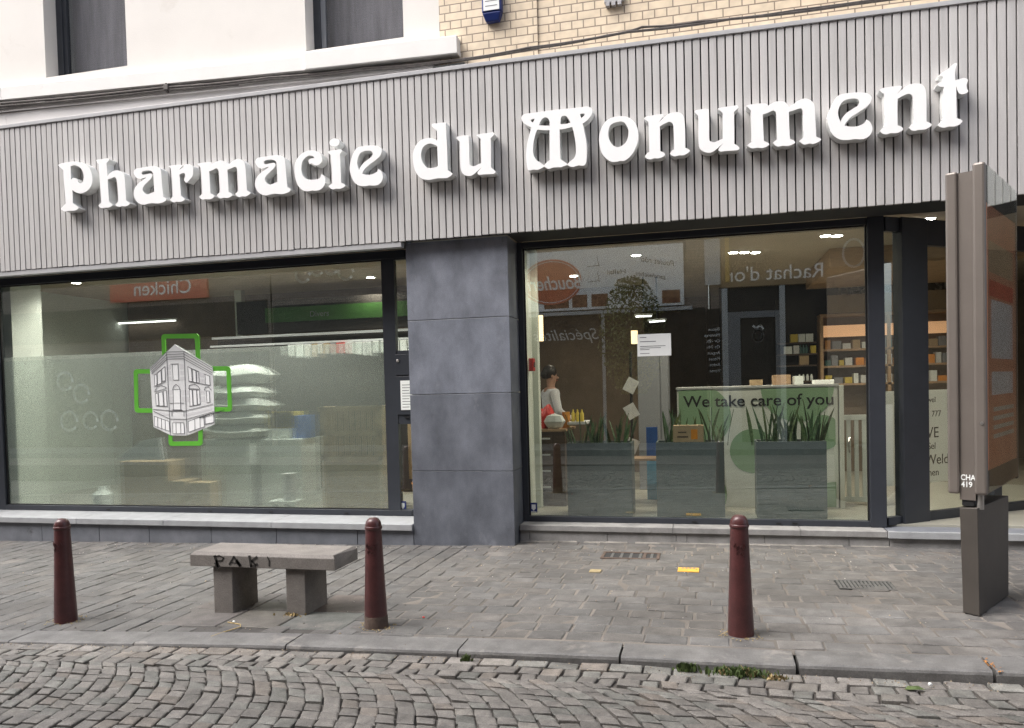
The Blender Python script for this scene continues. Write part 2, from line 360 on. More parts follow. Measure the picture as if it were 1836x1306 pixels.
def stone(mb, quad, z, top=.0, bev=.007, depth=.03, tilt=.003, dome=0, rnd=R):
    """one paving stone: quad of 4 (x,y) points counter-clockwise, its top following z(x,y)"""
    c = Vector((sum(q[0] for q in quad) / 4, sum(q[1] for q in quad) / 4)); tl = (rnd.uniform(-tilt, tilt), rnd.uniform(-tilt, tilt)); up_ = rnd.uniform(-tilt, tilt) + top
    def lv(q): return z(*q) + up_ + tl[0] * (q[0] - c.x) * 8 + tl[1] * (q[1] - c.y) * 8
    def ins(q, d): v = Vector(q) - c; return tuple(c + v * max(.3, 1 - d / max(.01, v.length)))
    A = [(*q, lv(q) - depth) for q in quad]; B = [(*q, lv(q) - bev * .9) for q in quad]
    C = []
    for q in quad: w = ins(q, bev * 1.5); C.append((*w, lv(w) - bev * .12))
    if dome:
        D = []
        for q in quad: w = ins(q, bev * 4.2); D.append((*w, lv(w) + dome))
        rings = [A, B, C, D]
    else: rings = [A, B, C]
    vs = [v for r_ in rings for v in r_]; fs = []
    for i in range(len(rings) - 1):
        for k in range(4): fs.append((i * 4 + k, i * 4 + (k + 1) % 4, i * 4 + 4 + (k + 1) % 4, i * 4 + 4 + k))
    n = len(vs); fs.append((n - 4, n - 3, n - 2, n - 1)); mb.add(vs, fs)

# pavement of small bluestone pavers
mb = MB()
def tintp(x, y):
    v = R.uniform(.90, 1.10)
    if y < -1.9 and x > .2: v *= 1.3
    if x < -2.4 or R.random() < .1: v *= .96
    if R.random() < .08: v *= 1.18
    w = R.uniform(-.02, .03)
    return (v * (1 + w), v, v * (1 - w))
y = .216
row = 0
XB = -2.35
while y > -3.25:
    h = R.uniform(.165, .2)
    x = XB - R.uniform(0, .05) if row % 2 == 0 else XB - R.uniform(.1, .16)
    x = max(x, XB - .16)
    while x < 7:
        w = R.uniform(.21, .28); x2 = x + w; g = .004 if R.random() < .6 else .008
        yb = max(y - h, lerp(KY, x) + .27)
        if y - yb > .05:
            mb.tint = tintp(x, y); j = lambda: R.uniform(-.004, .004)
            stone(mb, [(x + g + j(), yb + g + j()), (x2 - g + j(), yb + g + j()), (x2 - g + j(), y - g + j()), (x + g + j(), y - g + j())], gz)
        x = x2
    y -= h; row += 1
x = XB - .02
row = 0
while x > -12.5:
    w = R.uniform(.16, .20)
    y = -.02 - (0 if row % 2 == 0 else R.uniform(.12, .17)); 
    if row % 2: 
        mb.tint = tintp(x, y); stone(mb, [(x - w + .006, y + .006), (x - .006, y + .006), (x - .006, -.026), (x - w + .006, -.026)], gz)
    big = False
    while True:
        ky = lerp(KY, x - w) + .27
        if y <= ky + .03: break
        l = R.uniform(.22, .31)
        y2 = max(y - l, ky); g = .0028 if R.random() < .8 else .006
        if y2 - ky < .08: y2 = ky
        mb.tint = tintp(x, y); j = lambda: R.uniform(-.004, .004)
        if not (-3.95 < x - w / 2 < -2.55 and -3.1 < (y + y2) / 2 < -2.2):
            stone(mb, [(x - w + .0032 + j(), y2 + g + j()), (x - .0032 + j(), y2 + g + j()), (x - .0032 + j(), y - g + j()), (x - w + .0032 + j(), y - g + j())], gz)
        y = y2
    x -= w; row += 1
for (xa, xb) in ((-4.02, -3.5), (-3.5, -3.02), (-3.02, -2.5)):      # three large slabs under the bench
    for (ya, yb) in ((-3.1, -2.66), (-2.66, -2.16)):
        mb.tint = tuple(c * R.uniform(.93, 1.1) for c in (1.02, .96, .92)); stone(mb, [(xa + .006, ya + .006), (xb - .006, ya + .006), (xb - .006, yb - .006), (xa + .006, yb - .006)], gz, top=.001, tilt=.001)
x = -2.0
while x < 1.72:        # pale mortar line where the pavement meets the plinth
    e = min(1.72, x + R.uniform(.1, .3)); q = R.uniform(.165, .195); mb.tint = (2.2, 2.15, 2.0)
    mb.hexa([(x, q, gz(x, q) - .02), (e, q, gz(e, q) - .02), (e, .219, gz(e, .2) - .02), (x, .219, gz(x, .2) - .02)], [(x, q, gz(x, q) + .002), (e, q, gz(e, q) + .002), (e, .219, gz(e, .2) + R.uniform(.006, .013)), (x, .219, gz(x, .2) + R.uniform(.006, .013))]); x = e + R.choice([.002, .002, .08])
mb.tint = (1, 1, 1)
sheet(mb, -14, -2.34, lambda x: lerp(KY, x) + .2, lambda x: .3, gz, 30, 8, 2, -.008)
sheet(mb, -2.34, 7, lambda x: lerp(KY, x) + .2, lambda x: .3, gz, 26, 8, 1, -.005)
tag(mb.build('pavement', [M['paver'], M['joint'], M['jointd']], tint=True), None, kind='structure')

# kerb stones
mb = MB(); x = -13.4
for xe in [-12.3, -11.2, -10.1, -9, -7.95, -6.9, -5.9, -4.85, -3.85, -2.72, -1.54, -.53, .475, 1.47, 2.6, 3.7, 4.8, 5.9]:
    n = 5; g = .005 if xe < .4 else .009; dz = 0 if xe < .5 else .004
    a, b = x + g, xe - (g if xe != .475 else .012); up_ = R.uniform(-.003, .004) + dz; dy = R.uniform(-.006, .006)
    pr = [(0, -.2), (0, -.022), (.006, -.007), (.02, 0), (.24, .002), (.245, -.01), (.245, -.2)]
    vs = []
    for i in range(n + 1):
        xx = a + (b - a) * i / n
        for (py, pz) in pr: vs.append((xx, lerp(KY, xx) + py + dy, lerp(KZ, xx) + pz + up_ + R.uniform(-.0015, .0015)))
    k = len(pr); fs = [(i * k + j, i * k + k + j, i * k + k + j + 1, i * k + j + 1) for i in range(n) for j in range(k - 1)]
    fs += [tuple(range(k)), tuple(range(n * k + k - 1, n * k - 1, -1))]
    mb.add(vs, [f[::-1] for f in fs]); x = xe
tag(mb.build('kerb', M['kerb']), None, kind='structure')

# road: setts in arcs, a row of pale stones along the kerb, plain paving behind the camera
mb = MB()
def tintr(light=1.):
    v = R.uniform(.78, 1.2) * light; q = R.random()
    c = (1.0, .965, .93) if q < .6 else (.95, .97, .93) if q < .8 else (1.05, .96, .88) if q < .93 else (1.12, 1.08, 1.02)
    return tuple(v * k for k in c)
RA, YC = 1.46, -4.86
xa = -9.5; pit = .107
while xa < 4.5:
    ph = math.radians(-52) + R.uniform(0, .04)
    while True:
        dph = R.uniform(.08, .118) / RA; e = ph + dph
        if ph > math.radians(47): break
        g = .0052 / RA; jr = lambda: R.uniform(-.007, .007)
        def pt(off, p_): return (xa + off + jr() + RA * math.cos(p_) - RA, YC + RA * math.sin(p_) + jr())
        q = [pt(.0045, ph + g), pt(pit - .0045, ph + g), pt(pit - .0045, e - g), pt(.0045, e - g)]
        cx_, cy_ = sum(w[0] for w in q) / 4, sum(w[1] for w in q) / 4
        if cy_ < lerp(KY, cx_) - .33 and -8.5 < cx_ < 4.2:
            mb.tint = tintr(1.0 if cy_ < lerp(KY, cx_) - .5 else 1.12); stone(mb, q, rz, bev=.0055, depth=.045, tilt=.0055, dome=.0006)
        ph = e
    xa += pit
x = -9.0
for off0, off1, wl_, wh_, lt in ((.006, .115, .16, .22, 1.45), (.125, .225, .10, .15, 1.22), (.235, .33, .09, .14, 1.1)):
    x = -9.0
    while x < 4.4:
        w = R.uniform(wl_, wh_); j = lambda: R.uniform(-.005, .005); a0 = lerp(KY, x) - off1; a1 = lerp(KY, x) - off0
        mb.tint = tintr(lt); sk = R.uniform(-.02, .02) if off0 > .1 else 0
        stone(mb, [(x + .007 + sk, a0 + j()), (x + w - .007 + sk, a0 + j()), (x + w - .007, a1 + j()), (x + .007, a1 + j())], rz, bev=.0055, depth=.045, tilt=.005, dome=.0006); x += w
mb.tint = (1, 1, 1)
sheet(mb, -14, 7, lambda x: -7.2, lambda x: lerp(KY, x) + .05, rz, 42, 10, 1, -.021)
tag(mb.build('road', [M['setts'], M['mortar']], tint=True), None, kind='structure')
tag(MB().box(-45, 25, -9.2, -7.2, -.6, -.215).build('roadway', M['asphalt']), None, kind='structure')
tag(MB().box(-45, 25, -11.3, -9.2, -.6, -.08).build('opposite_pavement', M['kerb']), None, kind='structure')
# ------------------------------------------------------------------ the pharmacy's ground floor
shop = thing('pharmacy_shop', 'ground floor pharmacy front with grey slatted fascia, bluestone pillar and wide shop windows', 'shop', (0, 0, 0))

mb = MB(); x = -9.9
while x < 5.2:
    w = .078; mb.tint = (lambda v: (v, v, v))(R.uniform(.93, 1.05))
    dz = R.uniform(-.004, .004); mb.box(x + .0066, x + w - .0066, -.12 + R.uniform(-.0015, .0015), -.085, 3.045 + dz, 4.785); x += w
mb.tint = (1, 1, 1); mb.build('slat_cladding', M['slat'], shop, tint=True, bevel=.0025)
MB().box(-9.9, 5.2, -.078, -.02, 3.05, 4.78).build('cladding_backing', M['dark'], shop)
MB().box(-9.9, 5.2, -.135, -.005, 4.787, 4.83).build('roof_flashing', M['cap'], shop, bevel=.004)
MB().box(-9.9, -3.165, -.112, -.03, 2.985, 3.04).build('trim_strip', M['cap'], shop, bevel=.003)
MB().box(-2.0, 5.2, -.083, .41, 3.045, 3.07).box(-9.9, -3.17, -.028, .41, 3.06, 3.09).build('soffit', M['dark'], shop)

# pillar of four big bluestone slabs per face
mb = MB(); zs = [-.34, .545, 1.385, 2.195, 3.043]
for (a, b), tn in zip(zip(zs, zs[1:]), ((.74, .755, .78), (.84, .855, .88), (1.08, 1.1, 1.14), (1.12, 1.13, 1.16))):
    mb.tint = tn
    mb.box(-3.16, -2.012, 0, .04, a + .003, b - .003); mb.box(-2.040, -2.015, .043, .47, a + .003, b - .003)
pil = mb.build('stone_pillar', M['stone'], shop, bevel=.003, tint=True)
MB().box(-3.15, -2.045, .045, 1.25, -.3, 3.05).build('pillar_core', M['wallint'], shop)
# left plinth and sill
mb = MB(); x = -9.9
while x < -3.17:
    w = R.choice([.98, .72, 1.02, .86]); e = min(x + w, -3.165); mb.box(x + .003, e - .003, 0 + R.uniform(-.002, .002), .3, -.55, -.112); x = e
mb.build('plinth', M['stonedark'], shop, bevel=.003)
mb = MB(); x = -9.9
for e in (-8.9, -7.6, -6.35, -4.9, -3.167):
    mb.hexa([(x + .001, -.035, -.115), (e - .001, -.035, -.115), (e - .001, .5, -.115), (x + .001, .5, -.115)], [(x + .001, -.035, -.043), (e - .001, -.035, -.043), (e - .001, .5, -.028), (x + .001, .5, -.028)]); x = e
mb.build('window_sill', M['sill'], shop, bevel=.006)
# right plinth and sill
mb = MB(); x = -2.008
for e in (-1.9, -1.05, -.33, -.22, .55, 1.35, 1.72):
    mb.box(x + .002, e - .002, .22 + R.uniform(-.002, .002), .42, -.5, -.128); x = e
mb.build('plinth', M['plinthlight'], shop, bevel=.004)
mb = MB(); x = -2.008
for e in (-.36, .9, 1.70):
    mb.box(x + .0015, e - .0015, .195, .5, -.127, -.066); x = e
mb.build('window_sill', M['plinthlight'], shop, bevel=.005)
# entrance slab with its pale edge
mb = MB(); mb.prism([(0, 0)] * 3, 0, 0) if False else None
E0, E1 = Vector((1.735, .42)), Vector((math.cos(math.radians(35)), math.sin(math.radians(35))))
def ent(s, d=0): q = E0 + E1 * s + Vector((-E1.y, E1.x)) * d; return (q.x, q.y)
mb.add([(1.705, .2, -.068), (5.2, .2, -.068), (5.2, 3.2, -.05), (1.705, 3.2, -.05), (1.705, .2, -.13), (5.2, .2, -.13)], [(0, 1, 2, 3), (4, 5, 1, 0)]).build('entrance_slab', M['stonedark'], shop)
MB().box(1.702, 5.2, .17, .2, -.13, -.062).build('slab_edge', M['sill'], shop, bevel=.004)
MB().box(1.722, 5.2, .21, .25, -.5, -.131).build('plinth', M['plinthlight'], shop)

# left display window
dw = thing('display_window', None, None); dw.parent = shop
f = MB(); f.box(-9.35, -9.16, .42, .5, -.03, 3.06).box(-9.16, -3.345, .42, .5, 2.965, 3.06).box(-9.16, -3.345, .42, .5, -.028, .038).box(-3.635, -3.482, .421, .5, .038, 2.965)
f.build('frame', M['frame'], dw, bevel=.004)
g = MB(); g.box(-9.16, -9.145, .45, .475, .039, 2.964).box(-3.65, -3.636, .45, .475, .039, 2.964).box(-9.14, -3.65, .45, .475, 2.95, 2.964).box(-9.14, -3.65, .45, .475, .039, .05).build('gasket', M['framein'], dw)
MB().box(-9.145, -3.65, .466, .472, .05, 2.95).build('glass_pane', M['glassl'], dw)
MB().box(-9.144, -3.651, .476, .478, .051, 2.012).build('frosted_film', M['film'], dw)
for x in (-7.55, -6.05, -5.2, -4.2): MB().box(x, x + .05, .41, .42, -.008, .004).build('drain_cap', M['framein'], dw)
# service door between window and pillar
sd_ = thing('service_door', None, None); sd_.parent = shop
MB().box(-3.481, -3.165, .43, .49, -.027, .05).box(-3.481, -3.165, .43, .49, 2.95, 3.058).box(-3.481, -3.165, .43, .49, 1.045, 1.90).build('frame', M['frame'], sd_, bevel=.003)
MB().box(-3.481, -3.165, .465, .47, .05, 1.045).build('glass_pane', M['glassl'], sd_); MB().box(-3.481, -3.165, .465, .47, 1.90, 2.95).build('glass_pane', M['glassl'], sd_)
MB().box(-3.50, -3.165, .418, .43, 1.615, 1.855).build('lock_panel', M['frame'], sd_, bevel=.003)
MB().lathe([(.0, 0), (.016, 0), (.016, .012), (.008, .016)], 12).build('lock_cylinder', M['steel'], sd_, smooth=True, loc=(-3.46, .417, 1.78)).rotation_euler = (math.pi / 2, 0, 0)
MB().box(-3.49, -3.165, .416, .43, 1.155, 1.60).build('mailbox', M['frame'], sd_, bevel=.003)
MB().box(-3.34, -3.165, .41, .43, 1.917, 1.93).build('door_handle', M['framein'], sd_); MB().box(-3.4, -3.165, .41, .43, 1.12, 1.132).build('flap_edge', M['framein'], sd_)
# right display window
rw = thing('display_window', None, None); rw.parent = shop
f = MB(); f.box(-2.012, -1.95, .42, .5, -.066, 3.045).box(-1.95, 1.585, .42, .5, 2.975, 3.043).box(-1.95, 1.585, .42, .5, -.065, -.005)
f.build('frame', M['frame'], rw, bevel=.004)
MB().box(-1.95, -1.935, .45, .475, -.004, 2.974).box(1.57, 1.584, .45, .475, -.004, 2.974).box(-1.93, 1.565, .45, .475, 2.96, 2.974).build('gasket', M['framein'], rw)
MB().box(-1.935, 1.57, .466, .472, -.004, 2.96).build('glass_pane', M['glass'], rw)
for x in (-.17, .68, .84): MB().box(x, x + .05, .41, .42, -.045, -.033).build('drain_cap', M['framein'], rw)
MB().box(1.585, 1.738, .40, .52, -.066, 3.044).build('corner_post', M['frame'], shop, bevel=.006)
# slanting entrance
en = thing('entrance_screen', None, None); en.parent = shop
def eb(mb, s0, s1, d0, d1, z0, z1):
    a, b, c, d = ent(s0, d0), ent(s1, d0), ent(s1, d1), ent(s0, d1)
    return mb.hexa([(*a, z0), (*b, z0), (*c, z0), (*d, z0)], [(*a, z1), (*b, z1), (*c, z1), (*d, z1)])
m1 = MB(); eb(m1, .03, .215, 0, .07, -.05, .03); eb(m1, .03, .215, 0, .07, 2.90, 3.044); eb(m1, .215, .56, -.03, .09, -.05, 3.044); eb(m1, .56, 2.6, 0, .07, -.05, .045); eb(m1, .56, 2.6, 0, .07, 2.78, 3.044)
m1.build('frame', M['frame'], en, bevel=.004)
m2 = MB(); eb(m2, .03, .215, .03, .036, .03, 2.9); m2.build('glass_pane', M['glass'], en)
m2 = MB(); eb(m2, .56, 1.5, .03, .036, .045, 2.78); m2.build('glass_pane', M['glass'], en)
m2 = MB(); eb(m2, 1.5, 1.62, -.02, .09, -.05, 3.04); m2.build('door_stile', M['frame'], en, bevel=.004)
m2 = MB(); eb(m2, 1.62, 2.6, .03, .036, .045, 2.78); m2.build('glass_pane', M['glass'], en)
# the white lettering on the door panel behind the glass
ra = math.radians(35)
wp = MB(); eb(wp, .08, 1.15, .10, .115, .33, 1.30); wpo = wp.build('door_panel', M['panelfilm'], shop)
for body, s, z, sz in (('B', .235, 1.16, .11), ('wel', .68, 1.17, .085), ('C', .24, 1.0, .1), ('777', .74, 1.02, .09), ('VE', .665, .80, .16), ('L', .24, .80, .1), ('Sel', .68, .68, .1), ('w', .25, .60, .1), ('Weld', .645, .52, .15), ('W', .235, .40, .12), ('men', .655, .40, .105)):
    q = ent(s, .097); text('door_lettering', body, M['print'], sz, (q[0], q[1], z), (math.pi / 2, 0, ra), wpo)
# interior shell
MB().box(-9.9, 5.6, .5, 7.6, -.12, -.045).build('shop_floor', M['floor'], shop)
MB().box(-9.9, 5.6, .42, 7.6, 3.1, 3.2).build('shop_ceiling', M['ceil'], shop)
MB().box(-9.9, 5.6, 7.5, 7.6, -.045, 3.1).build('back_wall', M['walldark'], shop)
MB().box(-9.99, -9.9, -.02, 7.6, -.5, 3.1).build('side_wall', M['wallint'], shop)
MB().box(5.6, 5.7, 0, 7.6, -.5, 3.1).build('side_wall', M['walldark'], shop)
MB().box(-9.35, -9.12, .6, 1.1, -.045, 3.1).build('interior_column', M['wallint'], shop)
mb = MB().box(.25, 4.4, 6.2, 6.3, -.04, 3.1); mb.build('partition_wall', M['wallblack'], shop)
MB().box(-4.6, -1.0, 5.2, 5.3, -.04, 3.1).build('partition_wall', M['walldark'], shop)
MB().box(-2.35, -1.98, 1.24, 1.36, -.04, 3.1).build('partition_wall', M['wallint'], shop)
MB().box(1.55, 3.8, 2.6, 5.0, 2.86, 3.098).build('ceiling_bulkhead', M['wood'], shop, bevel=.01)
mb = MB(); mb.box(-9.8, -4.2, 3.6, 3.7, -.04, 3.1).build('partition_wall', M['walldark'], shop)
MB().box(-7.28, -7.16, 3.0, 3.1, -.04, 3.1).build('interior_post', M['wallint'], shop)
# green category strip and the dark band above the left shelves
MB().box(-7.0, -4.1, 2.62, 2.70, 2.36, 2.86).build('shelf_header', M['wallblack'], shop)
hd = MB().box(-6.5, -4.1, 2.60, 2.618, 2.52, 2.74).build('header_strip', mat('dim_green', (.03, .10, .02), .5, .05, 5), shop)
text('strip_lettering', 'Divers', M['cab'], .12, (-5.75, 2.597, 2.58), parent=hd)
# tinted word on the back wall
text('wall_lettering', 'Beauté Et soins', mat('wall_letters', (.30, .27, .24), .6, .1, 5), .42, (2.18, 6.19, 2.86), parent=shop, sx=.86)

# ------------------------------------------------------------------ houses above the shop
ch = thing('cream_house', 'cream rendered upper house wall with two dark framed windows above the white ledge', 'house', (0, 0, 0))
W1 = (-7.80, -6.625, 5.40); W2 = (-4.275, -3.11, 5.27); ZT = 7.6
mb = MB()
mb.box(-14, W1[0], 0, .35, 4.8, 9).box(W1[1], W2[0], 0, .35, 4.8, 9).box(W2[1], -2.70, 0, .35, 4.8, 9)
for w in (W1, W2): mb.box(w[0], w[1], 0.0, .35, 4.8, w[2] - .01).box(w[0], w[1], 0, .35, ZT, 9)
mb.build('wall', M['render'], ch)
for i, w in enumerate((W1, W2)):
    wi = thing('window', None, None); wi.parent = ch
    MB().box(w[0] + .001, w[0] + .085, .19, .27, w[2], ZT).box(w[1] - .075, w[1] - .001, .19, .27, w[2], ZT).box(w[0] + .085, w[1] - .075, .19, .27, w[2], w[2] + .075).build('frame', M['frame'], wi, bevel=.004)
    MB().box(w[0] + .085, w[0] + .14, .21, .26, w[2] + .075, ZT).build('sash', M['cab'] if i else M['frame'], wi)
    MB().box(w[0] + .14, w[1] - .075, .232, .238, w[2] + .076, ZT).build('glass_pane', M['glassup'], wi)
    MB().box(w[0] + .01, w[1] - .01, .345, .355, w[2] - .0, ZT).build('reflection_backing', mat('pane_reflection_grey', (.42, .42, .45), .9, .25, 2, stretch=(6, 1, .6)), wi)  # added sheet; its grey stands in for the reflection in the pane
def band(pts, y0, y1, h0, h1, name, m, parent, bev=.006):
    """a long moulding through (x, z) points, h0 below and h1 above them"""
    mb = MB(); n = len(pts)
    for (xa_, za), (xb_, zb) in zip(pts, pts[1:]):
        mb.hexa([(xa_, y0, za - h0), (xb_, y0, zb - h0), (xb_, y1, zb - h0), (xa_, y1, za - h0)], [(xa_, y0, za + h1), (xb_, y0, zb + h1), (xb_, y1, zb + h1), (xa_, y1, za + h1)])
    return mb.build(name, m, parent, bevel=bev)
band([(-14, 5.36), (-8.4, 5.23), (-4.24, 5.085)], -.09, -.001, .075, .085, 'ledge', M['white'], ch)
band([(-4.236, 5.09), (-2.47, 5.045)], -.125, -.001, .085, .10, 'ledge', M['white'], ch)
band([(-14, 5.13), (-8.4, 5.05), (-2.75, 4.885)], -.06, -.001, .02, .05, 'moulding', M['cornice'], ch)
band([(-14, 5.0), (-8.4, 4.965), (-2.75, 4.845)], -.03, -.001, .14, .05, 'lower_band', M['cornice'], ch)

bh = thing('brick_house', 'cream glazed brick upper house wall above the shop sign', 'house', (0, 0, 0))
MB().box(-2.698, 14, .012, .35, 4.8, 9).build('wall', M['brick'], bh)
MB().box(-2.698, -1.63, -.006, .012, 4.83, 9).build('pier', M['brick'], bh)
MB().box(-2.75, -2.40, -.10, -.004, 4.80, 4.865).build('ledge_stub', M['dark'], bh)

# cables along the facade
for k, (y, pts, r_, lb, ct) in enumerate((
    (-.085, [(-14, 5.24), (-8.46, 5.118), (-6.05, 5.035), (-4.7, 4.985), (-3.5, 4.945), (-2.6, 4.905), (-1.7, 4.93), (-.7, 4.955), (.3, 4.945), (1.4, 4.93), (6, 4.95)], .013, 'long dark cable sagging along the wall above the grey fascia', 'cable'),
    (-.085, [(-14, 5.20), (-8.46, 5.085), (-6.05, 5.005), (-4.7, 4.965), (-3.5, 4.925), (-2.6, 4.895), (-1.6, 4.915), (-.9, 4.95), (-.55, 4.985), (0, 4.962), (.9, 4.945), (2.2, 4.965), (6, 4.97)], .011, 'thinner cable that bulges upwards on the brick wall beside the long one', 'cable'),
    (-.075, [(-14, 5.175), (-8.5, 5.06), (-7.4, 5.075), (-6.9, 5.04), (-5.6, 5.02), (-5.0, 4.955)], .012, 'short grey cable ending on the cream house below the white ledge', 'cable'))):
    q = []
    for (xa_, za), (xb_, zb) in zip(pts, pts[1:]):
        for t in range(6): q.append((xa_ + (xb_ - xa_) * t / 6, y + R.uniform(-.002, .002), za + (zb - za) * t / 6 - .012 * math.sin(math.pi * t / 6)))
    tag(MB().tube(q, r_, 6).build('cable', M['cable'], smooth=True), lb, ct)
t = thing('cable_bracket', 'small dark cable clamp on the cream house below its left window', 'clamp', (-6.03, -.09, 5.03))
MB().box(-.03, .03, -.02, .02, -.03, .03).box(-.012, .012, -.012, .06, -.05, .05).build('clamp', M['cable'], t, bevel=.004)

# blue alarm box and the little grey fixture on the brick
t = thing('alarm_box', 'blue alarm box with a white printed plate on the brick wall', 'alarm box', (-2.095, -.006, 5.26))
MB().box(-.105, .105, -.085, 0, .09, .5).build('housing', M['blue'], t, bevel=.012)
MB().hexa([(-.07, -.06, .0), (.07, -.06, .0), (.07, 0, .0), (-.07, 0, .0)], [(-.103, -.09, .088), (.103, -.09, .088), (.103, 0, .088), (-.103, 0, .088)]).build('flasher', M['blue'], t, bevel=.012)
pl = MB().box(-.085, .085, -.091, -.085, .105, .5).build('plate', M['paper'], t)
for k in range(4): MB().box(-.065, .065, -.0925, -.0912, .145 + .05 * k, .152 + .05 * k).build('print_line', M['greyline'], pl)
t = thing('wall_terminal', 'small grey fixture with three studs on the brick wall', 'fixture', (-.83, .012, 5.27))
MB().box(-.1, .1, -.04, 0, .03, .2).build('body', M['greyplast'], t, bevel=.006)
for k in range(3): MB().box(-.085 + .06 * k, -.045 + .06 * k, -.05, 0, -.01, .03).build('stud', M['greyplast'], t, bevel=.004)
# things standing in the upper windows
tag(MB().box(-6.83, -6.68, .29, .33, 5.50, 5.60).build('green_box', M['green']), 'green box inside the upper left window', 'box')
tag(MB().prism([(-6.82, 5.60), (-6.69, 5.60), (-6.69, 5.78), (-6.79, 5.77)], .30, .34).build('white_card', M['lightgrey']), 'pale grey card standing on the green box in the upper window', 'card')

